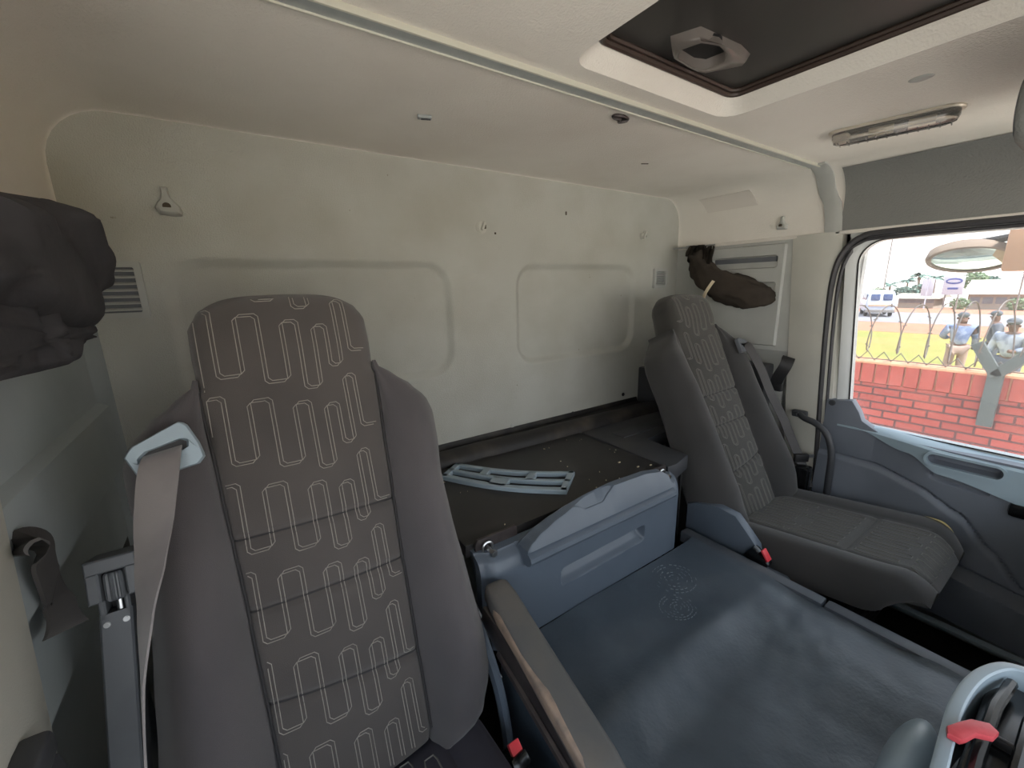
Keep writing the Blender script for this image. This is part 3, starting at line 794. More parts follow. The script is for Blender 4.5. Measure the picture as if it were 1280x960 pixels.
# loose vent grille lying on the board: curved bar grid
gr = B()
gTL, gTR, gBR, gBL = V(.514, 1.082), V(.762, .820), V(.667, .748), V(.440, 1.03)
def gpt(a, b):                                               # a along, b across; the whole grid is bowed
    p = gTL.lerp(gTR, a).lerp(gBL.lerp(gBR, a), b); return p + V(-.72, -.69) * (.022 * math.sin(PI * max(0, min(1, a))))
def gbar(pts2, w, z0=ZB + .001, z1=ZB + .013):
    rows = []
    for i, p in enumerate(pts2):
        d = (pts2[min(i + 1, len(pts2) - 1)] - pts2[max(i - 1, 0)]).normalized(); n = V(-d.y, d.x)
        a, b = p - n * w, p + n * w; e = min(.002, w * .3); a2, b2 = p - n * (w - e), p + n * (w - e)
        rows.append([V(a.x, a.y, z0), V(a.x, a.y, z1 - .002), V(a2.x, a2.y, z1), V(b2.x, b2.y, z1), V(b.x, b.y, z1 - .002), V(b.x, b.y, z0)])
    loops(gr, rows)
for b, w in ((.05, .0075), (.5, .0075), (.94, .0095)): gbar([gpt(a, b) for a in frange(0, 1, 24)], w)
for a in (.022, .978): gbar([gpt(a, b) for b in frange(0, 1, 4)], .0095)
for a in (.3, .68): gbar([gpt(a, b) for b in frange(.06, .5, 3)], .012)
gbar([gpt(.47, b) for b in frange(.5, .95, 3)], .026)
tag(obj('vent_grille', gr, 'plastic_lt', ang=20), 'loose light blue curved grille lying on the dark board', 'grille')
bm = B(); random.seed(3)
for k in range(26):
    x = random.uniform(.42, 1.0); y = random.uniform(.72, 1.05); s = random.uniform(.0009, .0022)
    box(bm, (x, y, ZB + .0015), (s * random.uniform(1, 3), s, .0022), .0004, Matrix.Rotation(random.uniform(0, 3), 3, 'Z'))
for x, y in ((.93, .80), (.95, .745), (.99, .73)): box(bm, (x, y, ZB + .002), (.008, .004, .003), .001)
tag(obj('crumbs', bm, 'crumb'), 'pale crumbs and straw bits scattered on the dark board', 'crumbs', kind='stuff')
# brackets with bolts
for x0, x1, xb, lab in ((.362, .47, .388, 'thin dark steel bracket with bolt at left end of locker'), (.92, 1.012, .985, 'thin dark steel bracket with bolt at right end of locker')):
    t = thing('shelf_bracket', lab, 'bracket', (xb, .69, -.57), 'steel brackets at the shelf front')
    bm = B(); prism(bm, [(x0, -.585), (x0, ZB + .003), (x0 + .006, ZB + .012), (x1 - .004, ZB + .012), (x1, ZB + .006), (x1, -.585)], 1, .692, .698, .001); obj('plate', bm, 'steel_dk', t)
    bm = B(); tube(bm, [(xb + .012 * math.cos(a), .686, ZB - .008 + .012 * math.sin(a)) for a in frange(0, 2 * PI, 16)[:-1]], .003, 6, closed=True); obj('washer', bm, 'metal', t)
    bm = B(); tube(bm, [(xb, .695, ZB - .01), (xb + .002, .66, ZB - .012)], .005, 8); disc(bm, (xb + .002, .664, ZB - .012), (0, -1, 0), .008, .007, 6); obj('bolt', bm, 'metal', t)
# ------------------------------------------------------------------ locker front
lk = thing('bunk_locker', 'blue grey plastic storage locker front with lid and grip recess', 'locker', (.69, .655, -.79))
def lkf(x, z):
    y = .64
    y += .012 * sstep(-.6, -.555, z) ** 2 + .02 * sstep(-.572, -.548, z) ** 3
    y += .02 * (sstep(.40, .355, x) ** 2 + sstep(.99, 1.03, x) ** 2)
    # sloped recess: slightly rising to the right
    zz = z - (x - .7) * .02
    d = rr_sdf(x, zz, .558, .858, -.690, -.643, .012)
    y += .026 * sstep(.001, -.009, d) * sstep(-.70, -.65, zz + .002) + .006 * sstep(.002, -.004, d)
    e = rr_sdf(x, z, .452, .965, -.592, -.40, .012); y += .004 * max(0, 1 - abs(e) / .004)
    return V(x, y, z)
bm = B(); field(bm, dens(.355, 1.03, [.37, .452, .558, .858, .965, 1.02], .008, .0025, .014), dens(-.772, -.548, [-.592, -.69, -.643, -.555], .006, .0022, .014), lkf, (0, .022, 0))
obj('front_panel', bm, 'plastic', lk)
bm = B()                                                     # lid: flat tilted face with a roll along its hinge
rows = []
RIM = [(.452, -.549), (.47, -.537), (.50, -.524), (.555, -.510), (.598, -.501), (.612, -.504), (.632, -.516), (.69, -.516), (.715, -.502), (.735, -.488), (.85, -.492), (.92, -.503), (.945, -.516), (.957, -.545)]
RB = [(.452, -.549), (.47, -.537), (.50, -.524), (.555, -.510), (.598, -.501), (.66, -.493), (.735, -.488), (.85, -.492), (.92, -.503), (.945, -.516), (.957, -.545)]
for x in frange(.452, .957, 100):
    rm_, rb = table(RIM, x), table(RB, x); d = (rb - rm_) / .02; hz = -.5505
    yr = lerp(.627, .646, max(0, min(1, (rm_ + .55) / .05)))
    rows.append([V(x, .630, -.586), V(x, .619, -.580), V(x, .6145, -.571), V(x, .617, -.562), V(x, .625, -.5565), V(x, .630, -.5545), V(x, .6245, min(-.551, rm_ - .001)), V(x, yr - .002, rm_ - .0025), V(x, yr, rm_), V(x, yr + .003, rm_ + .0005), V(x, yr + .004 + .012 * d, rb), V(x, .662, rb + .002), V(x, .674, rb - .008), V(x, .679, min(rb - .02, -.55)), V(x, .679, -.586)])
loops(bm, rows); obj('lid', bm, 'plastic', lk, ang=28)
# ------------------------------------------------------------------ engine tunnel cover
def tun(x, y):
    z = -.77
    yc = .36 + .04 * (x - .7)
    z -= .020 * sstep(yc + .05, yc - .05, y) * lerp(.35, 1, sstep(1.0, .78, x))
    z += .010 * math.exp(-((y - yc - .055) / .035) ** 2) * sstep(1.0, .78, x)
    z -= .012 * math.exp(-((x - .62) / .1) ** 2 - ((y - yc + .03) / .05) ** 2)
    z += .004 * NZ.noise(V(x * 7, y * 7, 2)) + .0015 * NZ.noise(V(x * 25, y * 25, 5))
    # front bevel up to the edge and falling sides
    z -= .03 * sstep(.43, .40, x) - .006 * sstep(1.06, 1.09, x)
    z += .012 * math.exp(-((y - .08) / .05) ** 2) * sstep(.8, 1.0, x)
    return V(x, y, z)
bm = B(); field(bm, frange(.385, 1.085, 90), frange(.03, .637, 90), tun)
loops(bm, [[V(.385, y, -.80), V(.38, y, -.84), V(.38, y, -1.25)] for y in (.03, .35, .64)], False)
bx(bm, .39, 1.08, -.05, .64, -1.25, -.83)
tn = tag(obj('tunnel_cover', bm, 'vinyl', recalc=True), 'worn blue grey vinyl engine tunnel cover between the seats', 'engine cover')
bm = B()
for y0, y1, dz in ((.03, .288, 0), (.292, .675, .001)):
    bx(bm, 1.083, 1.118, y0, y1, -.80, -.764 + dz, .006)
bx(bm, 1.09, 1.11, .03, .66, -1.25, -.79)
obj('edge_trim', bm, 'vinyltrim', tn)
bm = B()                                                     # pressed pattern rings printed into the dusty vinyl
for cx, cy, r0 in ((.885, .56, .06), (.80, .49, .045)):
    for q in range(5):
        r = r0 * (q + 1) / 5
        for k in range(int(8 + 5 * q)):
            a0 = 2 * PI * k / (8 + 5 * q) + q * .3
            if random.random() < .35: continue
            pp = [tun(cx + r * math.cos(a0 + d), cy + r * math.sin(a0 + d) * .9) + V(0, 0, .0004) for d in frange(0, 3.4 / (8 + 5 * q), 3)]
            tube(bm, pp, .0012, 4)
obj('embossed_rings', bm, 'vinyldust', tn)
# floor side tunnel and passenger footwell
bm = B(); rows = []
for y in frange(.0, .70, 12):
    rows.append([V(1.118, y, -.80), V(1.13, y, -.86), V(1.2, y, -1.0), V(1.3, y, -1.08), V(1.5, y, -1.1), V(1.70, y, -1.08), V(1.72, y, -1.25), V(1.118, y, -1.25)])
loops(bm, rows); tag(obj('footwell_mat', bm, 'rubber'), 'dark rubber footwell lining below the passenger seat', 'mat')
bm = B(); bx(bm, 1.598, 1.626, -.06, .40, -1.012, -1.0, .004)
tag(obj('door_step_strip', bm, 'plastic_lt'), 'pale strip along the bottom edge of the passenger door', 'strip')

# ------------------------------------------------------------------ seats
WI = [(-.02, .105), (0, .112), (.1, .114), (.3, .119), (.5, .127), (.62, .133), (.70, .135), (.74, .134), (.765, .122), (.78, .105), (.792, .082)]
WO = [(-.04, .15), (-.025, .185), (0, .222), (.05, .246), (.12, .248), (.2, .241), (.35, .229), (.43, .226), (.5, .233), (.545, .234), (.575, .226), (.605, .20), (.63, .168), (.65, .14), (.66, .128)]
NB = [(-.04, .02), (0, .05), (.1, .062), (.3, .052), (.45, .045), (.55, .034), (.62, .012), (.66, 0)]
SEAMS_L = (.41, .301, .163); SEAMS_R = (.405, .298, .134)
def make_seat(name, label, base, ang, bm_, im_, tm_, beltside, stitch_w, wk=1.):
    ca, sa = math.cos(ang), math.sin(ang); base = V(*base)
    def W(s, t, n): return V(base.x + s, base.y + sa * t - ca * n, base.z + ca * t + sa * n)
    root = thing(name, label, 'seat', (base.x, base.y, base.z - .4), 'truck seats with patterned backrests')
    TT = .792
    def wi(t): return table(WI, t) * wk
    def edge(w, s, r): q = max(0, abs(s) - (w - r)); return r - math.sqrt(max(0, r * r - min(q, r) ** 2))
    def nfront(s, t):
        w = wi(t); n = .012 * (1 - (s / w) ** 2)
        n += .012 * sstep(.62, .7, t) 
        n -= edge(w, s, .03 if t > .64 else .012) * (1 if t > .64 else .8)
        rt = .05
        if t > TT - rt: q = t - (TT - rt); n -= rt * .75 - math.sqrt(max(0, 1 - (q / rt) ** 2)) * rt * .75
        k = beltside * s / w                                  # +1 on the belt side
        for a, b in zip(SEAMS_L, SEAMS_R):
            ts = lerp(b, a, (k + 1) / 2); n -= .007 * math.exp(-((t - ts) / .006) ** 2)
        return n
    def nback(t):
        th = -.105 + .02 * sstep(.6, .75, t)
        rt = .05
        if t > TT - rt: q = t - (TT - rt); th += rt * .75 - math.sqrt(max(0, 1 - (q / rt) ** 2)) * rt * .75
        return th
    bm = B(); rows = []
    ts = dens(-.015, .74, list(SEAMS_L) + list(SEAMS_R), .012, .0035, .02) + [.75, .758, .766, .773, .779, .784, .788, .791, .792]
    for t in ts:
        w = wi(t); nb = nback(t); row = []
        for k in frange(-1, 1, 40):
            s = w * math.copysign(abs(k) ** .8, k); row.append(W(s, t, nfront(s, t)))
        m = lerp(nfront(w, t), nb, .5)
        row.append(W(w * 1.0, t, lerp(nfront(w, t), nb, .5)))
        for k in frange(1, -1, 12): row.append(W(w * .94 * k, t, nb + edge(w * .94, w * .94 * k, .02)))
        row.append(W(-w, t, m))
        rows.append(row)
    loops(bm, rows)
    back = obj('backrest', bm, im_, root, ang=60)
    # serpentine stitching
    bm = B()
    tops = [0, -.0125, -.026, -.036, .010]; bots = [-.105, -.121, -.138, -.105, -.082]
    XS = [-.127, -.104, -.072, -.042, -.010, .013, .036, .056, .074, .091, .113]
    pit_ = .0226
    def line2(poly):
        # poly: list of (s,t) -> ribbons on the cloth
        dense = []
        for a, b in zip(poly, poly[1:]):
            k = max(1, int(math.hypot(b[0] - a[0], b[1] - a[1]) / .006))
            for j in range(k): dense.append((lerp(a[0], b[0], j / k), lerp(a[1], b[1], j / k)))
        dense.append(poly[-1])
        run = []
        def flush():
            if len(run) > 2:
                R2 = []
                for i, (s, t) in enumerate(run):
                    a = run[max(i - 1, 0)]; b = run[min(i + 1, len(run) - 1)]; dx, dy = b[0] - a[0], b[1] - a[1]; l = math.hypot(dx, dy) or 1
                    px, py = -dy / l * stitch_w, dx / l * stitch_w
                    R2.append([W(s + px, t + py, nfront(s + px, t + py) + .0002), W(s, t, nfront(s, t) + .0013), W(s - px, t - py, nfront(s - px, t - py) + .0002)])
                loops(bm, R2, False)
            run.clear()
        for s, t in dense:
            if -.012 < t < .782 and abs(s) < wi(t) - .006: run.append((s, t))
            else: flush()
        flush()
    for row in range(8):
        t0 = .762 + .1345 * (1 - row)
        for off in (-.0026, .0026):
            poly = []
            x0 = XS[0]; c = .005
            seqs = [(-1, -.125)]
            pts = [(x0 - pit_, t0 - .13), (x0, t0 - .13)]
            for i in range(5):
                xa, xb, xc = XS[2 * i:2 * i + 3]
                tp = t0 + tops[i]; bt = t0 + bots[i]
                pts += [(xa, tp), (xb, tp), (xb, bt), (xc, bt)]
            # offset (up runs shift one way, down runs the other) and chamfer the corners
            q = []
            for i, (x, t) in enumerate(pts):
                a = pts[i - 1] if i else pts[0]; b = pts[i + 1] if i < len(pts) - 1 else pts[-1]
                x2, t2 = x + off, t + off * .8
                if 0 < i < len(pts) - 1:
                    for p in (a, b):
                        dx, dy = p[0] - x, p[1] - t; l = math.hypot(dx, dy) or 1; l2 = min(c, l * .45)
                        q.append((x2 + dx / l * l2, t2 + dy / l * l2))
                else: q.append((x2, t2))
            line2([((-beltside) * s if beltside > 0 else s, t) for s, t in q])
    obj('stitching', bm, tm_, back, recalc=False)
    for a, b in zip(SEAMS_L, SEAMS_R):
        bm = B(); pts = []
        for k in frange(-.97, .97, 40):
            ts_ = lerp(b, a, (k + 1) / 2); s_ = wi(ts_) * k * beltside; pts.append(W(s_, ts_, nfront(s_, ts_) + .0003))
        tube(bm, pts, .0017, 6); obj('seam', bm, 'seam', back)
    # bolsters
    for sg in (-1, 1):
        bm = B(); rows = []
        for t in frange(-.035, .66, 56):
            a = wi(min(max(t, 0), .66)) - .004; b = table(WO, t) * wk; nb = table(NB, t); b = max(b, a + .008)
            wd = b - a
            k = sstep(.66, .6, t) * sstep(-.04, .02, t)
            sec = [(a + .002, -.012), (a + wd * .10, .010 * k), (a + wd * .28, nb * .72), (a + wd * .5, nb), (a + wd * .74, nb * .8), (a + wd * .93, nb * .2 - .006), (b, -.03), (b - wd * .03, -.07), (b - wd * .14, -.1), (a + wd * .4, -.112), (a, -.108)]
            sm = smooth_path([(s, n, 0) for s, n in sec] , 3)
            rows.append([W(sg * p.x, t, p.y) for p in sm])
        loops(bm, rows)
        obj('side_bolster', bm, bm_, root, ang=70)
        # piping where bolster meets insert
        bm = B(); tube(bm, [W(sg * (wi(max(t, 0)) - .001), t, nfront(wi(max(t, 0)) * .985, max(t, 0)) * .6 + .001) for t in frange(.0, .64, 50)], .0022, 6); obj('piping', bm, 'seam', root)
    bm = B(); rows = []                                       # rear shell
    for t in frange(-.02, .6, 20):
        w = table(WO, t) * wk * .9; rows.append([W(-w, t, -.1), W(-w * .9, t, -.125), W(w * .9, t, -.125), W(w, t, -.1)])
    loops(bm, rows); obj('back_shell', bm, 'plastic_dk', root)
    return root, W, wi, nfront

AD = math.atan(.338)
ds, WD, wiD, nfD = make_seat('driver_seat', 'large grey patterned driver seat with pale double stitching, nearest', (.078, .5595, -.75), AD, 'bolster', 'insert', 'thread', -1, .0007)
AP = .452
ps, WP, wiP, nfP = make_seat('passenger_seat', 'dark grey patterned passenger seat beside the right hand door', (1.405, .591, -.748), AP, 'bolster2', 'insert2', 'thread2', 1, .0013)

def cushion(root, xc, y0, y1, zr, zf, hw, th, m, mi, tm_, dense=True):
    """seat cushion: bolsters outside, insert panel in the middle"""
    def top(s, q):                                           # q 0 rear .. 1 front
        k = abs(s) / hw; z = lerp(zr, zf, q)
        z += .016 * math.exp(-((k - .78) / .16) ** 2) - .01 * sstep(.55, .4, k) * 0
        da, db_ = .04 * max(0, (k - .86) / .14) ** 2, .055 * max(0, (q - .86) / .14) ** 2
        z -= max(da, db_) + .2 * min(da, db_)
        z -= .012 * sstep(.1, 0, q)
        z -= .006 * math.exp(-((k - .6) / .03) ** 2)
        z -= .006 * math.exp(-((q - .62) / .012) ** 2) * sstep(.62, .55, k)
        return z
    def yy(q): return lerp(y1, y0, q)
    bm = B(); us = frange(-1, 1, 60); qs = frange(0, 1, 60)
    G = []
    rows = []
    for q in qs:
        w = hw * (1 - .26 * max(0, (q - .76) / .24) ** 2.2)
        row = [V(xc + w * u, yy(q) - .0, top(hw * u, q)) for u in us]
        row += [V(xc + w * u, yy(q) + .05 * sstep(.75, 1, q) ** 2, lerp(zr, zf, q) - th + .008 * max(0, abs(u) - .8) / .2 + .02 * sstep(.75, 1, q)) for u in (1, .92, .8, .4, 0, -.4, -.8, -.92, -1)]
        rows.append(row)
    loops(bm, rows); c = obj('seat_cushion', bm, m, root, ang=60)
    bm = B()
    iw = hw * .58
    for q in frange(.04, .99, 60): pass
    field(bm, frange(-iw, iw, 40), frange(.03, .97, 60), lambda s, q: V(xc + s * (1 - .26 * max(0, (q - .76) / .24) ** 2.2), yy(q) - .001, top(s, q) + .0012))
    obj('cushion_insert', bm, mi, c, recalc=False)
    bm = B()                                                  # loops of stitching running front to back
    k = 0
    for j in range(6):
        s0 = -iw + .014 + j * (2 * iw - .016) / 6
        for (qa, qb) in ((.06 + .03 * (j % 3), .3 + .03 * (j % 2)), (.33 + .03 * (j % 3), .58), (.66, .84 + .03 * (j % 2)), (.89, .97)):
            s1 = s0 + .0215; r = .02
            loop_ = [(s0, qa + r), (s0 + .003, qa), (s1 - .003, qa), (s1, qa + r), (s1, qb - r), (s1 - .003, qb), (s0 + .003, qb), (s0, qb - r), (s0, qa + r)]
            de = []
            for a, b in zip(loop_, loop_[1:]):
                n_ = max(1, int(abs(b[1] - a[1]) / .02))
                for i in range(n_): de.append((lerp(a[0], b[0], i / n_), lerp(a[1], b[1], i / n_)))
            de.append(loop_[-1])
            tube(bm, [V(xc + s, yy(q), top(s, q) + .0018) for s, q in de], .0015, 4)
    obj('stitching', bm, tm_, c)
    return c, top
cushion(ds, .078, .06, .60, -.785, -.725, .212, .11, 'cushion', 'cushion', 'thread2')
pc, ptop = cushion(ps, 1.41, .135, .62, -.752, -.685, .23, .10, 'bolster2', 'insert2', 'thread2')
bm = B(); rows = []  # raised pale yellow patch near the front outboard edge of the cushion
for k in frange(0, 1, 14):
    q = .80 + .14 * k; w = .010 * math.sin(PI * k) + .0006; s = .192 - .012 * k ** 2
    row = []
    for e in (-1, -.5, 0, .5, 1):
        ss = s + e * w; row.append(V(1.41 + ss * (1 - .26 * max(0, (q - .76) / .24) ** 2.2), lerp(.62, .135, q) - .002, ptop(ss, q) + .0035))
    rows.append(row)
loops(bm, rows, False); bmesh.ops.solidify(bm, geom=bm.faces[:], thickness=.002)
o = obj('yellow_patch', bm, 'yellowpatch', ps); o['label'] = 'pale yellow patch on the cushion edge'
# bases
for root, xc, yc, z0 in ((ds, .085, .36, -1.25), (ps, 1.42, .42, -1.085)):
    bm = B(); bx(bm, xc - .16, xc + .16, yc - .14, yc + .2, z0, -.86, .02)
    for k in range(5): bx(bm, xc - .17 + .004 * k, xc + .17 - .004 * k, yc - .15, yc + .21, -.9 - .03 * k, -.885 - .03 * k, .006)
    obj('seat_base', bm, 'black', root)
# passenger seat: inboard hinge cover and buckle
bm = B()
prism(bm, [(.70, -.70), (.665, -.682), (.60, -.668), (.545, -.672), (.505, -.71), (.478, -.738), (.468, -.775), (.50, -.8), (.56, -.82), (.66, -.83), (.70, -.79)], 0, 1.148, 1.182, .008)
obj('hinge_cover', bm, 'plastic', ps)
bm = B(); prism(bm, [(.70, -.80), (.56, -.80), (.40, -.795), (.385, -.81), (.385, -.85), (.70, -.86)], 0, 1.135, 1.175, .005); obj('side_rail', bm, 'plastic', ps)
bm = B(); box(bm, (1.142, .468, -.765), (.03, .06, .045), .01, Matrix.Rotation(.6, 3, 'X')); bk = obj('buckle', bm, 'blackgloss', ps)
bm = B(); box(bm, (1.142, .448, -.744), (.022, .032, .006), .002, Matrix.Rotation(.95, 3, 'X')); obj('release_button', bm, 'red', bk)
# belts guide plates
def guide(root, W, sx, m, poly, slot, n0):
    bm = B()
    rows = [[W(s, t, n0) for s, t in poly], [W(s, t, n0 + .009) for s, t in sc_(poly, .985)], [W(s, t, n0 + .012) for s, t in sc_(poly, .94)]]
    rows += [[W(s, t, n0 + .012) for s, t in slot], [W(s, t, n0 + .0) for s, t in sc_(slot, .85)]]
    loops(bm, rows, True, False); g = obj('belt_guide', bm, m, root)
    bm = B(); v = [bm.verts.new(W(s, t, n0 + .003)) for s, t in slot]; bm.faces.new(v); obj('slot', bm, 'black', g)
    return g
def rs(poly, n):                                              # resample a polygon by arc length, starting from angle 0
    P = [V(*p) for p in poly]; P.append(P[0]); L_ = [0]
    for a, b in zip(P, P[1:]): L_.append(L_[-1] + (b - a).length)
    out = []
    for k in range(n):
        d = L_[-1] * k / n; i = max(j for j in range(len(L_) - 1) if L_[j] <= d + 1e-9)
        t = (d - L_[i]) / (L_[i + 1] - L_[i]); q = P[i].lerp(P[i + 1], t); out.append((q.x, q.y))
    return out
gp_ = rs([(-.141, .536), (-.133, .545), (-.137, .565), (-.148, .594), (-.155, .599), (-.175, .590), (-.209, .574), (-.217, .562), (-.207, .535), (-.195, .522), (-.166, .532)], 44)
gs_ = rs([(-.149, .562), (-.148, .571), (-.155, .5755), (-.195, .565), (-.2035, .558), (-.2035, .549), (-.19, .549), (-.160, .556)], 44)
guide(ds, WD, 1, 'plastic_lt', gp_, gs_, .038)
gp2 = rs([(.15, .525), (.15, .578), (.162, .583), (.205, .57), (.213, .56), (.205, .525)], 36)
gs2 = rs([(.163, .552), (.163, .561), (.2, .557), (.206, .552), (.2, .546)], 36)
guide(ps, WP, 1, 'plastic_gr', gp2, gs2, .036)
# driver belt
bm = B()
bp = smooth_path([WD(-.1775, .562, .043), WD(-.1785, .552, .06), WD(-.183, .527, .072), WD(-.189, .488, .085), WD(-.198, .433, .098), WD(-.2075, .380, .108), WD(-.219, .306, .11), WD(-.227, .222, .11), WD(-.236, .09, .11), WD(-.242, -.05, .11)], 6)
wv = []; ww = []
for i in range(len(bp)):
    k = i / 6; a = table([(0, 0), (2, .05), (3, .35), (4, .85), (5, 1.2), (6, 1.42), (9, 1.5)], k)
    wv.append(V(math.cos(a), -math.sin(a) * .9, .18 * max(0, 1 - k / 4)))
ribbon(bm, bp, wv, .0011, .0215)
obj('seat_belt', bm, 'webbing', ds)
# passenger belt
bm = B()
bp = smooth_path([WP(.186, .552, .042), WP(.19, .54, .056), WP(.21, .45, .06), WP(.225, .35, .055), WP(.235, .25, .06), WP(.24, .16, .06), WP(.245, .08, .06), WP(.25, -.01, .05)], 6)
ribbon(bm, bp, [V(.7, -.5, .3)] * len(bp), .0012, .015)
pb = obj('seat_belt', bm, 'webbing_dk', ps)
bm = B(); q = WP(.243, .10, .066); box(bm, tuple(q), (.05, .014, .03), .004, Matrix.Rotation(-.6, 3, 'Z')); obj('belt_tongue', bm, 'black', pb)
bm = B(); box(bm, tuple(q + V(.03, -.016, .004)), (.03, .004, .014), .0015, Matrix.Rotation(-.6, 3, 'Z')); obj('metal_tongue', bm, 'metal', pb)
bm = B(); q = WP(.235, .03, .03); box(bm, tuple(q), (.05, .08, .11), .012)
for k in range(6): tube(bm, [q + V(-.026, -.045 + k * .008, -.05), q + V(-.026, -.045 + k * .008, .05)], .0025, 5)
obj('recliner_wheel', bm, 'blackgloss', ps)
# driver seat: belt height column on its outer side
cu = B(); rows = []
for t in (-.1, .1, .3, .368):
    k = (.368 - t) * .07
    rows.append([WD(s - k, t, n) for s, n in ((-.2735, -.05), (-.2735, -.003), (-.271, 0), (-.243, 0), (-.2405, -.003), (-.2405, -.05))])
loops(cu, rows); col_ = obj('belt_column', cu, 'plastic_gr', ds)
def colbox(bm, s0, s1, t0, t1, n0, n1, e=.002):
    loops(bm, [[WD(s0 + k, t0 + k, n), WD(s1 - k, t0 + k, n), WD(s1 - k, t1 - k, n), WD(s0 + k, t1 - k, n)] for n, k in ((n0, 0), (n1 - e, 0), (n1, e))])
bm = B(); colbox(bm, -.2785, -.2655, .386, .424, -.05, .012); colbox(bm, -.2405, -.2275, .386, .424, -.05, .012); colbox(bm, -.2785, -.2275, .422, .440, -.05, .012)
colbox(bm, -.2725, -.2655, .36, .39, -.05, .0); colbox(bm, -.2475, -.2415, .36, .39, -.05, .0)
obj('adjuster_head', bm, 'plastic_gr', col_)
bm = B(); colbox(bm, -.2665, -.2395, .36, .424, -.045, -.028, .001); obj('cavity', bm, 'black', col_)
bm = B(); rows = []
for t, r in ((.383, .009), (.386, .0108), (.416, .0108), (.419, .009)):
    row = []
    for k in range(44):
        a = 2 * PI * k / 44; rr = r * (1 + .1 * (1 if k % 4 < 2 else -1)); row.append(WD(-.253 + rr * math.cos(a), t, -.004 + rr * math.sin(a)))
    rows.append(row)
loops(bm, rows); obj('adjuster_knob', bm, 'plastic_gr', col_, ang=20)
bm = B(); tube(bm, [WD(-.253, .355, -.008), WD(-.253, .39, -.008)], .0042, 10); obj('spindle', bm, 'metal', col_)
for s in (-.2665, -.2475):
    bm = B(); disc(bm, tuple(WD(s, .355, .001)), tuple(WD(0, 0, 1) - WD(0, 0, 0)), .0036, .004, 14, .0012); obj('screw', bm, 'metal', col_)
# driver seat: inboard hinge lever and buckle
bm = B(); tube(bm, smooth_path([(.325, .63, -.66), (.332, .6, -.72), (.336, .575, -.775), (.338, .56, -.83), (.336, .54, -.9)], 5), .011, 8)
obj('hinge_lever', bm, 'plastic', ds)
bm = B(); tube(bm, smooth_path([(.335, .655, -.64), (.343, .62, -.69), (.34, .598, -.74), (.346, .58, -.765)], 5), [.004] * 16, 6); obj('hinge_cable', bm, 'blackgloss', ds)
bm = B()
Rb = Matrix.Rotation(.75, 3, 'X') @ Matrix.Rotation(.1, 3, 'Z')
box(bm, (.309, .485, -.838), (.035, .028, .085), .008, Rb); bk = obj('buckle', bm, 'blackgloss', ds)
bm = B(); box(bm, (.310, .474, -.806), (.022, .034, .012), .003, Matrix.Rotation(.62, 3, 'X')); obj('release_button', bm, 'red', bk)
# driver armrest
def pad(bm, A, Bp, secs, upv=V(0, 0, 1)):
    A, Bp = V(*A), V(*Bp); d = (Bp - A).normalized(); u = d.cross(upv).normalized(); w = u.cross(d)
    rows = []
    for f, hw, hh, dz in secs:
        c = A.lerp(Bp, f) + w * dz; row = []
        for k in range(24):
            a = 2 * PI * k / 24; ca, sa = math.cos(a), math.sin(a); e = .45
            row.append(c + u * hw * math.copysign(abs(ca) ** e, ca) + w * hh * math.copysign(abs(sa) ** e, sa))
        rows.append(row)
    loops(bm, rows)
ar = B()
pad(ar, (.368, .632, -.594), (.338, .275, -.668), [(-.0, .012, .008, .0), (.005, .02, .014, 0), (.03, .026, .019, 0), (.12, .029, .021, 0), (.3, .028, .021, .0), (.6, .028, .021, 0), (.9, .029, .021, 0), (.98, .027, .019, 0), (1.0, .02, .013, 0)])
arm = obj('armrest', ar, 'padarm', ds, ang=60)
bm = B()
pad(bm, (.3405, .592, -.604), (.316, .29, -.660), [(0, .003, .008, 0), (.1, .008, .013, .004), (.35, .007, .010, .004), (.6, .008, .013, .005), (.9, .007, .012, .002), (1, .002, .006, 0)]); o = obj('worn_edge', bm, 'padworn', arm); o['label'] = 'rubbed brown edge of armrest'
bm = B()
prism(bm, [(.62, -.62), (.565, -.628), (.27, -.69), (.26, -.75), (.29, -.75), (.545, -.695), (.60, -.675), (.63, -.655)], 0, .334, .344, .003)
tube(bm, [(.336, .565, -.685), (.328, .28, -.745)], .008, 8); obj('support_bar', bm, 'steel_dk', arm)

# pillar belt end behind the passenger seat, retractor box
bm = B(); bx(bm, 1.66, 1.73, .735, .86, -.75, -.312, .012)
tag(obj('belt_retractor_box', bm, 'plastic_dk'), 'dark box on the right wall behind the passenger seat', 'box')
bm = B(); ribbon(bm, smooth_path([(1.68, .672, -.278), (1.668, .668, -.285), (1.66, .672, -.31), (1.662, .69, -.35), (1.668, .70, -.385)], 5), [V(-.3, .9, .35)] * 21, .006, .02)
box(bm, (1.672, .70, -.39), (.02, .05, .03), .006)
tag(obj('strap_loop', bm, 'black'), 'black folded strap hanging on the right door pillar', 'strap')
# left pillar: curled strap and catch
bm = B()
sp2 = smooth_path([(-.222, .612, -.262), (-.214, .622, -.255), (-.21, .634, -.268), (-.213, .64, -.292), (-.216, .648, -.318), (-.219, .66, -.34), (-.216, .654, -.362), (-.214, .645, -.385)], 6)
wv = [V(0, lerp(-1, -.5, i / (len(sp2) - 1)), -.35 + .8 * math.sin(i / (len(sp2) - 1) * PI * 1.3)) for i in range(len(sp2))]
ribbon(bm, sp2, wv, .002, .022); tag(obj('strap', bm, 'webbing_dk'), 'curled black strap hanging on the left door post', 'strap')
bm = B(); pad(bm, (-.215, .47, -.425), (-.213, .525, -.42), [(0, .01, .008, 0), (.1, .015, .012, 0), (.6, .016, .013, 0), (.9, .014, .012, 0), (1, .008, .008, 0)], V(1, 0, 0))
pad(bm, (-.215, .52, -.44), (-.213, .49, -.48), [(0, .012, .01, 0), (.3, .02, .014, 0), (1, .02, .014, 0)], V(1, 0, 0))
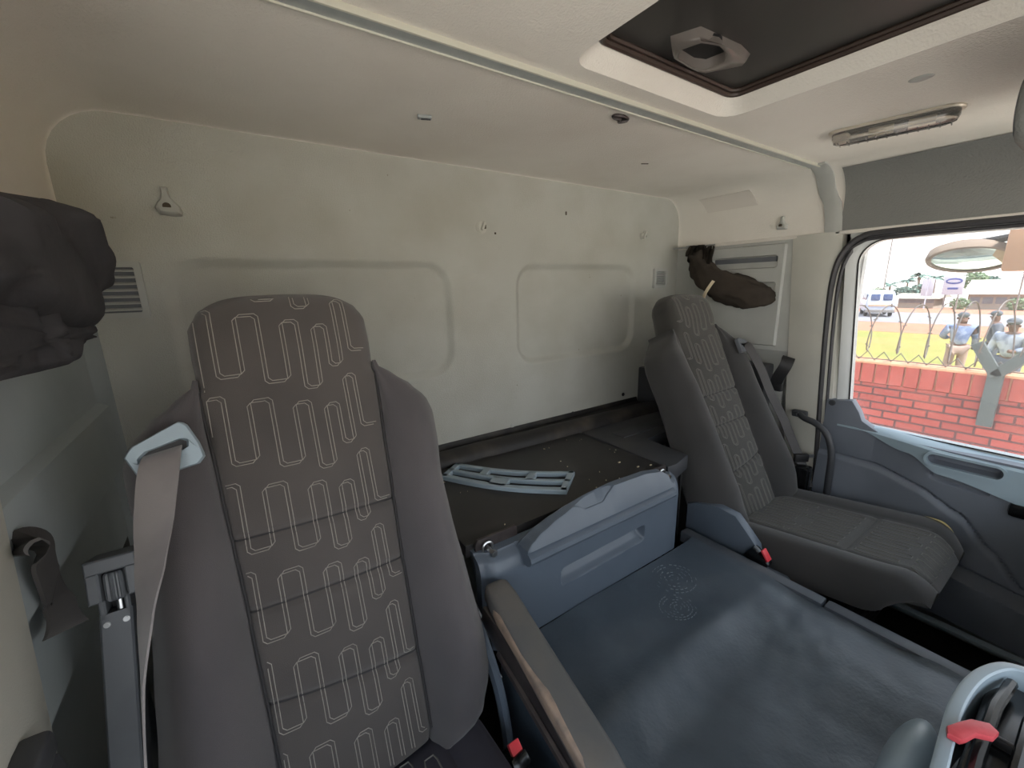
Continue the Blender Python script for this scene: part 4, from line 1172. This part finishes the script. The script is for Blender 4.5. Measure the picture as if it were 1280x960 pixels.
tag(obj('door_catch', bm, 'plastic_dk'), 'dark grey plastic catch low on the left door post', 'catch')

# ------------------------------------------------------------------ dashboard corner
db = thing('dashboard', 'dashboard with pale curved bezel and black air vent', 'dashboard', (.9, -.2, -1.2))
bm = B(); bx(bm, .50, 1.73, -.60, -.07, -1.24, -.53, .02); bx(bm, -.24, .5, -.60, -.25, -1.24, -.6, .03)
obj('body', bm, 'dashtop', db)
def dcurve(k, o=0):
    P_ = smooth_path([(.47, .030, -.50), (.537, .033, -.5), (.587, .036, -.5), (.646, .039, -.5), (.703, .036, -.5), (.749, .027, -.5), (.785, .010, -.5), (.80, -.02, -.5)], 6); return P_
pc_ = dcurve(0)
bm = B(); rows = []
for i, p in enumerate(pc_):
    d = (pc_[min(i + 1, len(pc_) - 1)] - pc_[max(i - 1, 0)]).normalized(); nrm = V(d.y, -d.x, 0)
    if nrm.y > 0: nrm = -nrm
    rows.append([p + V(0, 0, -.12) + nrm * .012, p + V(0, 0, -.03) + nrm * .006, p, p + nrm * .003 + V(0, 0, .002), p + nrm * .011 + V(0, 0, .002), p + nrm * .013, p + nrm * .013 + V(0, 0, -.12)])
loops(bm, rows); obj('bezel', bm, 'plastic_lt', db)
bm = B(); bx(bm, .45, .78, -.12, .018, -.62, -.525, .004); obj('vent_cavity', bm, 'blackgloss', db)
for k in range(4):
    bm = B(); y = .004 - k * .026
    tube(bm, [(.5, y, -.512 - .002 * k), (.6, y + .003, -.509), (.7, y + .002, -.509), (.765 - .01 * k, y - .004, -.512)], .006, 8); obj('vent_slat', bm, 'blackgloss', db)
for x in (.56, .655):
    bm = B(); box(bm, (x, -.03, -.518), (.008, .1, .012), .003); obj('vent_rib', bm, 'black', db)
bm = B(); prism(bm, [(.588, .030), (.598, .0325), (.615, .026), (.630, .019), (.640, .006), (.634, -.002), (.622, .0), (.612, .012), (.598, .016), (.589, .020)], 2, -.497, -.489, .002); obj('vent_lever', bm, 'redlever', db)
bm = B(); sphere(bm, (.66, .058, -.66), .095, 28, 16, (1, .3, .8)); obj('console_cap', bm, 'plastic_lt', db)

# ------------------------------------------------------------------ outside
G = -GZ
bm = B(); bx(bm, -60, 4.7, -60, 60, G - .1, G); tag(obj('yard_ground', bm, 'yard'), 'pale paved yard the truck stands on', 'ground')['kind'] = 'structure'
bm = B(); bx(bm, 4.7, 35.2, -80, 80, G - .1, G - .0); tag(obj('grass_verge', bm, 'grass'), 'dry yellow green grass between brick wall and road', 'grass')['kind'] = 'structure'
bm = B(); bx(bm, 27, 36, -80, 80, G - .1, G + .006); tag(obj('soil_verge', bm, 'soil'), 'strip of red soil beside the road, nearer side', 'ground')['kind'] = 'structure'
bm = B(); bx(bm, 33, 43, -80, 80, G - .1, G + .012); tag(obj('road_surface', bm, 'road'), 'grey tarred road beyond the grass', 'road')['kind'] = 'structure'
bm = B(); prism(bm, [(43, G), (97, -5.1), (180, -8.9), (180, -9.2), (43, G - .3)], 1, -160, 160); tag(obj('far_soil', bm, 'soil'), 'red soil ground on the far side of the road', 'ground')['kind'] = 'structure'
bw = thing('brick_wall', 'red brick boundary wall outside the passenger window', 'wall', (4.9, 1, G)); bw['kind'] = 'structure'
WZ = -.735
bm = B(); bx(bm, 4.8, 5.02, -6, 9, G, WZ - .2); obj('brickwork', bm, 'brick', bw)
bm = B(); bx(bm, 4.815, 5.0, -6, 9, WZ - .2, WZ - .01); obj('mortar_bed', bm, 'mortar', bw)
bm = B()
y = -6
while y < 9: bx(bm, 4.795, 5.02, y + .006, y + .094, WZ - .195, WZ - .02, .004, 1); y += .1
obj('soldier_course', bm, 'brick_cap', bw)
bm = B(); bx(bm, 4.79, 5.03, -6, 9, WZ - .022, WZ, .006); obj('coping', bm, 'mortar', bw)
# razor wire
rz = thing('razor_wire', 'coiled razor wire along the top of the brick wall', 'wire', (4.9, 1, WZ))
bm = B(); pts = []
for k in range(0, 1000):
    a = k * 2 * PI / 26; pts.append((4.9 + .2 * math.cos(a), -2.2 + k * .0068 + .03 * math.sin(k * .05), WZ + .29 + (.235 + .03 * math.sin(k * .021)) * math.sin(a)))
tube(bm, pts, .0052, 5); obj('coil', bm, 'galv', rz)
bm = B(); pts = []
for k in range(0, 140): pts.append((4.86, -3 + k * .058, WZ + (.005 if k % 2 else .085)))
tube(bm, pts, .006, 5); tube(bm, [(4.84, -3, WZ + .02), (4.84, 5, WZ + .02)], .005, 5); obj('spike_strip', bm, 'galv', rz)
bm = B()
for k in range(0, 1000, 5):
    a = k * 2 * PI / 26; c = V(4.9 + .2 * math.cos(a), -2.2 + k * .0068 + .03 * math.sin(k * .05), WZ + .29 + (.235 + .03 * math.sin(k * .021)) * math.sin(a))
    box(bm, tuple(c), (.008, .03, .008), 0, Matrix.Rotation(a, 3, 'X'))
obj('barbs', bm, 'galv', rz)['kind'] = 'stuff'
fp = tag(obj('fence_post', (lambda b: (box(b, (4.768, .478, WZ - .2), (.055, .085, .42), .006), b)[1])(B()), 'postgrey'), 'grey Y shaped wire post fixed to the brick wall', 'post')
bm = B()
for s, e in ((1, .125), (-1, -.16)):
    a, b = V(4.75, .478, WZ + .0), V(4.75, .478 + e, WZ + .22); d = b - a
    box(bm, tuple((a + b) / 2), (.045, .07, d.length + .03), .004, Matrix.Rotation(math.atan2(-d.y, d.z), 3, 'X'))
obj('arm', bm, 'postgrey', fp)

# people on the verge
def person(label, x, y, face, shirt, trou, hat, lean=0., arms='down'):
    root = thing('person', label, 'person', (x, y, G), 'people walking outside')
    R = Matrix.Rotation(face, 3, 'Z')
    def skin(name, joints, edges, radii, m, parent, rootv=0):
        me = bpy.data.meshes.new(name)
        me.from_pydata([tuple(R @ V(*j)) for j in joints], edges, [])
        o = bpy.data.objects.new(name, me); COL.objects.link(o); o.parent = parent; ORIG[o] = ORIG[root]
        md = o.modifiers.new('skin', 'SKIN'); md.use_smooth_shade = True
        for i, r in enumerate(radii):
            me.skin_vertices[0].data[i].radius = (r, r) if not isinstance(r, tuple) else r
            me.skin_vertices[0].data[i].use_root = (i == rootv)
        sb = o.modifiers.new('sub', 'SUBSURF'); sb.levels = 1; sb.render_levels = 2
        me.materials.append(M[m]); return o
    # x forward, y left, z up
    if arms == 'down': aL = [(.0, .2, 1.42), (-.02, .27, 1.14), (.06, .27, .9), (.08, .27, .82)]; aR = [(.0, -.2, 1.42), (-.02, -.27, 1.14), (.06, -.27, .9), (.08, -.27, .82)]
    else: aL = [(.0, .2, 1.42), (.05, .3, 1.2), (.25, .16, 1.14), (.32, .1, 1.15)]; aR = [(.0, -.2, 1.42), (.02, -.28, 1.16), (.16, -.3, .95), (.2, -.29, .88)]
    J = [(0, 0, .95), (0, 0, 1.2), (.0, 0, 1.42), (.01, 0, 1.5), (.03, 0, 1.6), (.03, 0, 1.7), *aL, *aR, (.0, .1, .9), (.05, .11, .5), (-.02, .11, .09), (.12, .12, .04), (.0, -.1, .9), (.04, -.11, .5), (-.1, -.11, .1), (.03, -.12, .04)]
    J = [(a + lean * max(0, c - .9), b, c) for a, b, c in J]
    Ed = [(0, 1), (1, 2), (2, 3), (3, 4), (4, 5), (2, 6), (6, 7), (7, 8), (8, 9), (2, 10), (10, 11), (11, 12), (12, 13), (0, 14), (14, 15), (15, 16), (16, 17), (0, 18), (18, 19), (19, 20), (20, 21)]
    Ra = [.13, .12, .12, .055, .085, .07, .055, .045, .036, .04, .055, .045, .036, .04, .085, .06, .04, .03, .085, .06, .04, .03]
    skin('body', J, Ed, Ra, 'skin', root)
    skin('jacket', [J[i] for i in (0, 1, 2, 6, 7, 8, 10, 11, 12)], [(0, 1), (1, 2), (2, 3), (3, 4), (4, 5), (2, 6), (6, 7), (7, 8)], [.155, .16, .165, .1, .07, .058, .1, .07, .058], shirt, root)
    skin('trousers', [J[0], J[14], J[15], (J[16][0], J[16][1], .12), J[18], J[19], (J[20][0], J[20][1], .12)], [(0, 1), (1, 2), (2, 3), (0, 4), (4, 5), (5, 6)], [.145, .11, .085, .07, .11, .085, .07], trou, root)
    bm = B(); h = R @ V(*J[5]) + ORIG[root]; sphere(bm, (h.x, h.y, h.z + .01), .105, 14, 8, (1, 1, .72)); q = R @ V(J[5][0] + .1, 0, J[5][2] - .0) + ORIG[root]; sphere(bm, (q.x, q.y, q.z), .06, 10, 6, (1, 1, .2)); obj('cap', bm, hat, root, ang=180)
    bm = B(); f = R @ V(J[4][0] + .09, 0, J[4][2] + .03) + ORIG[root]; sphere(bm, tuple(f), .018, 8, 6)
    obj('nose', bm, 'skin', root, ang=180)
    for s in (-1, 1): bm = B(); f = R @ V(J[4][0] + .01, s * .088, J[4][2] + .03) + ORIG[root]; sphere(bm, tuple(f), .022, 8, 6, (1, 1, 1.3)); obj('ear', bm, 'skin', root, ang=180)
person('person in grey cap, blue and white jacket and tan trousers beyond wall', 14.4, 2.15, math.radians(20), 'jacket', 'trouser', 'cap', .05, 'bent')
person('person in pale shirt at the right edge of the window', 12.9, 1.17, math.radians(160), 'shirtwhite', 'shirtdark', 'cap', .12, 'bent')
person('person in dark clothes partly behind the pale shirted person', 15.4, 1.70, math.radians(100), 'shirtdark', 'shirtdark', 'cap', .05, 'down')

# minibus on the road
vn = thing('minibus', 'white minibus driving away on the road outside', 'van', (37.5, 9.6, G))
vx, vy, vz = 37.5, 9.25, G
bm = B(); rows = []
for z, hw, y0, y1 in ((.35, .84, 0, 4.6), (.5, .9, -.04, 4.7), (1.1, .92, -.06, 4.7), (1.35, .9, -.05, 4.0), (1.95, .8, .05, 3.6), (2.1, .7, .15, 3.4)):
    rows.append([V(vx - hw, vy + y0, vz + z), V(vx + hw, vy + y0, vz + z), V(vx + hw, vy + y1, vz + z), V(vx - hw, vy + y1, vz + z)])
loops(bm, rows); bmesh.ops.bevel(bm, geom=bm.edges[:], offset=.06, segments=2, affect='EDGES'); obj('body', bm, 'vanwhite', vn)
for s in (-1, 1):
    bm = B(); box(bm, (vx + s * .38, vy - .02, vz + 1.6), (.55, .08, .5), .06, Matrix.Rotation(-.16, 3, 'X')); obj('rear_window', bm, 'vanblue', vn)
bm = B(); box(bm, (vx, vy - .07, vz + .95), (1.5, .06, .16), .02); obj('stripe', bm, 'vantan', vn)
bm = B(); bx(bm, vx - .93, vx + .93, vy - .16, vy + .1, vz + .36, vz + .6, .05); obj('bumper', bm, 'pole', vn)
for sx in (-.78, .78):
    for yy_ in (.9, 3.7):
        bm = B(); disc(bm, (vx + sx, vy + yy_, vz + .33), (1, 0, 0), .33, .22, 20, .04); obj('wheel', bm, 'tyre', vn)
bm = B()
for k in range(3): bx(bm, vx - .915, vx - .88, vy + .5 + k * 1.05, vy + 1.4 + k * 1.05, vz + 1.35, vz + 1.85, .02)
obj('side_window', bm, 'vanblue', vn)
vn.rotation_euler = (0, 0, -1.2); vn.scale = (.84, .84, .84); vn.location = (37.5, 9.75, G)
# billboard
def gz(x): return G - (x - 43) * .0463
def yat(px, X): return X * (.2366 - .000954 * (px - 1120))
X_ = 85; y0, y1 = yat(1203, X_), yat(1177, X_); ym = (y0 + y1) / 2
bb = thing('billboard', 'white roadside billboard with blue oval on two posts', 'billboard', (X_, ym, gz(X_)))
bm = B(); bx(bm, X_, X_ + .12, y0, y1, -2.5, .1, .02); obj('board', bm, 'sign', bb)
for y in (y0 + .4, y1 - .4):
    bm = B(); tube(bm, [(X_ + .2, y, gz(X_)), (X_ + .2, y, -2.3)], .09, 8); obj('post', bm, 'pole', bb)
hw = (y1 - y0) / 2
bm = B(); prism(bm, [(ym + hw * .8 * math.cos(a), -.62 + .42 * math.sin(a)) for a in frange(0, 2 * PI, 24)[:-1]], 0, X_ - .04, X_ - .005); lg = obj('logo_oval', bm, 'signblue', bb)
bm = B(); prism(bm, [(ym + hw * .62 * math.cos(a), -.62 + .2 * math.sin(a)) for a in frange(0, 2 * PI, 24)[:-1]], 0, X_ - .07, X_ - .042); obj('logo_centre', bm, 'sign', lg)
bm = B(); bx(bm, X_ - .03, X_ - .005, ym - hw * .5, ym + hw * .5, -1.75, -1.5); obj('blue_line', bm, 'signblue', bb)
def house(label, x, y0, y1, d, h, rh, nw, grp='low buildings across the road'):
    g = gz(x); t = thing('building', label, 'building', (x, (y0 + y1) / 2, g), grp)
    bm = B(); bx(bm, x, x + d, y0, y1, g - .5, g + h); obj('wall', bm, 'bwall', t)
    bm = B(); prism(bm, [(x - 1, g + h - .05), (x + d + 1, g + h - .05), (x + d / 2, g + h + rh)], 1, y0 - .8, y1 + .8); obj('roof', bm, 'roofpale', t)
    for k in range(nw):
        yc = lerp(y0, y1, (k + .5) / nw); bm = B(); bx(bm, x - .06, x, yc - .55, yc + .55, g + .9, g + 1.9, .02); obj('window', bm, 'bwin', t)
house('low building with pale sheet roof behind the walking people', 97, yat(1300, 97), yat(1212, 97), 9, 2.4, 2.1, 6)
house('long low building left of the billboard', 97, yat(1170, 97), yat(1122, 97), 7, 1.7, .7, 4)
def tree(label, px, x, h, cr, seed, palm=False):
    y = yat(px, x); g = gz(x)
    random.seed(seed); t = thing('palm_tree' if palm else 'tree', label, 'tree', (x, y, g), 'trees across the road')
    bm = B(); tube(bm, [(x, y, g), (x + .1, y + .1, g + h * .5), (x, y + .15, g + h * .85)], [.25, .2, .14], 7); obj('trunk', bm, 'trunk', t)
    bm = B()
    if palm:
        for k in range(17):
            a = 2 * PI * k / 17 + random.uniform(-.2, .2); el = random.uniform(-.2, .8); l = cr * random.uniform(.8, 1.15); rows = []
            for j in range(7):
                s = j / 6; r = l * s; z = math.sin(el) * r - .5 * s * s * l
                c = V(x + math.cos(a) * math.cos(el) * r, y + .15 + math.sin(a) * math.cos(el) * r, g + h * .85 + z); w = .3 * math.sin(PI * min(.97, .1 + s * .9)); sd = V(-math.sin(a), math.cos(a), 0) * w
                rows.append([c - sd - V(0, 0, w * .6), c, c + sd - V(0, 0, w * .6)])
            loops(bm, rows, False)
    else:
        for k in range(420):
            a = random.uniform(0, 2 * PI); z = random.uniform(-1, 1); r = random.uniform(.55, 1.) * cr; q = math.sqrt(1 - z * z)
            c = V(x + math.cos(a) * q * r, y + math.sin(a) * q * r, g + h - cr * .8 + z * r * .8); n = V(random.uniform(-1, 1), random.uniform(-1, 1), random.uniform(-.5, 1)).normalized(); u, w = frame_of(n); s = cr * .13
            v = [bm.verts.new(c + u * s * p + w * s * o_) for p, o_ in ((-1, -.5), (1, -.5), (.7, .6), (-.6, .7))]; bm.faces.new(v)
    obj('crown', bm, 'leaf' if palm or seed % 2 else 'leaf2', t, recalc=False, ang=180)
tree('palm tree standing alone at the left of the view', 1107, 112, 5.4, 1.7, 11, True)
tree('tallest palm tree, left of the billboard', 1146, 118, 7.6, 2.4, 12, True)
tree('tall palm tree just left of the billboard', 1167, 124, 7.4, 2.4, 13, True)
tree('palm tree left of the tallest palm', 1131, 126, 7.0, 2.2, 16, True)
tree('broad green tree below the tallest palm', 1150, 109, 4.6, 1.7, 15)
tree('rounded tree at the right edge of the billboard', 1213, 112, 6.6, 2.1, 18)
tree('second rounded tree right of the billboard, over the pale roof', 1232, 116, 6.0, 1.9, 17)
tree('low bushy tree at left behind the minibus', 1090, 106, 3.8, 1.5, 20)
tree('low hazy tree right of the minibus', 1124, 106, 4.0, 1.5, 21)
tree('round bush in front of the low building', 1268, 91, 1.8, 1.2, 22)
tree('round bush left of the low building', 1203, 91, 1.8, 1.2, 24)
for px, x, h, lab in ((1266, 86, 5.2, 'thin grey pole by the low building at right'), (1097, 96, 15, 'tall thin pole above the minibus'), (1158, 93, 4.8, 'pale double panel post left of the billboard')):
    y = yat(px, x); g = gz(x)
    bm = B(); tube(bm, [(x, y, g), (x, y, g + h)], .09, 8)
    if h < 5: bx(bm, x - .05, x + .05, y - .7, y - .05, g + 2.0, g + 4.7, .02); bx(bm, x - .05, x + .05, y + .05, y + .7, g + 2.0, g + 4.7, .02)
    else: bx(bm, x - .04, x + .04, y - .5, y + .5, g + h - .3, g + h - .2)
    tag(obj('utility_pole', bm, 'pole' if h > 5 else 'sign'), lab, 'pole', 'poles along the road')
# kerb mirror above the passenger window
km = thing('kerb_mirror', 'curved kerb mirror hanging outside the passenger window', 'mirror', (2.1, .3, .0))
kc = V(2.12, .335, .060); kn = V(-.72, -.2, -.55).normalized(); ku = V(-.16, .96, .12); ku = (ku - kn * ku.dot(kn)).normalized(); kw_ = kn.cross(ku)
def kp(a, r, h): return kc + ku * (.108 * r * math.cos(a)) + kw_ * (.052 * r * math.sin(a)) + kn * h
bm = B(); loops(bm, [[kp(a, r, h) for a in frange(0, 2 * PI, 36)[:-1]] for r, h in ((.86, .004), (.9, .012), (1, .01), (1.02, 0), (.95, -.035), (.7, -.06), (.3, -.07))]); obj('housing', bm, 'trunk', km)
bm = B(); loops(bm, [[kp(a, r, h) for a in frange(0, 2 * PI, 36)[:-1]] for r, h in ((.88, .006), (.6, .012), (.3, .015), (.02, .016))]); obj('mirror_face', bm, 'mirror', km)
bm = B(); bx(bm, 2.08, 2.17, .14, .255, .012, .15, .01); o = obj('reflection_block', bm, 'mirrortan', km); o['label'] = 'tan block standing in for a reflection'  # solid block in place of a tan reflection in the window glass
bm = B(); tube(bm, smooth_path([kc + V(.04, 0, .05), (2.1, .16, .14), (1.95, .05, .2), (1.80, .0, .22)], 5), .012, 8); obj('arm', bm, 'black', km)

# ------------------------------------------------------------------ light
wd = bpy.data.worlds.new('sky'); SC.world = wd; wd.use_nodes = True
N, K = wd.node_tree.nodes, wd.node_tree.links
bg = N['Background']; tc = N.new('ShaderNodeTexCoord'); sp = N.new('ShaderNodeSeparateXYZ'); rm = N.new('ShaderNodeValToRGB')
K.new(tc.outputs['Generated'], sp.inputs[0]); K.new(sp.outputs['Z'], rm.inputs[0])
rm.color_ramp.elements[0].position = 0; rm.color_ramp.elements[0].color = (1.0, .985, .96, 1)
rm.color_ramp.elements[1].position = .6; rm.color_ramp.elements[1].color = (.72, .85, 1.0, 1)
K.new(rm.outputs[0], bg.inputs[0]); bg.inputs[1].default_value = 2.7
sd_ = bpy.data.lights.new('sun', 'SUN'); sd_.energy = 10.5; sd_.angle = .03; sd_.color = (1, .965, .91)
sun = bpy.data.objects.new('sun', sd_); COL.objects.link(sun)
sun.rotation_euler = (-V(-.05, -.62, 1.0)).to_track_quat('-Z', 'Y').to_euler()
sun.location = (0, 0, 10)

for o in list(SC.objects):
    if o.parent is None: o.location.z += GZ
SC.view_settings.view_transform = 'Standard'; SC.view_settings.look = 'None'
SC.view_settings.exposure = 0.34; SC.view_settings.gamma = 1; SC.view_settings.use_curve_mapping = False
SC.cycles.max_bounces = 10; SC.cycles.diffuse_bounces = 6; SC.cycles.transparent_max_bounces = 12
SC.cycles.use_denoising = True; SC.cycles.sample_clamp_indirect = 10
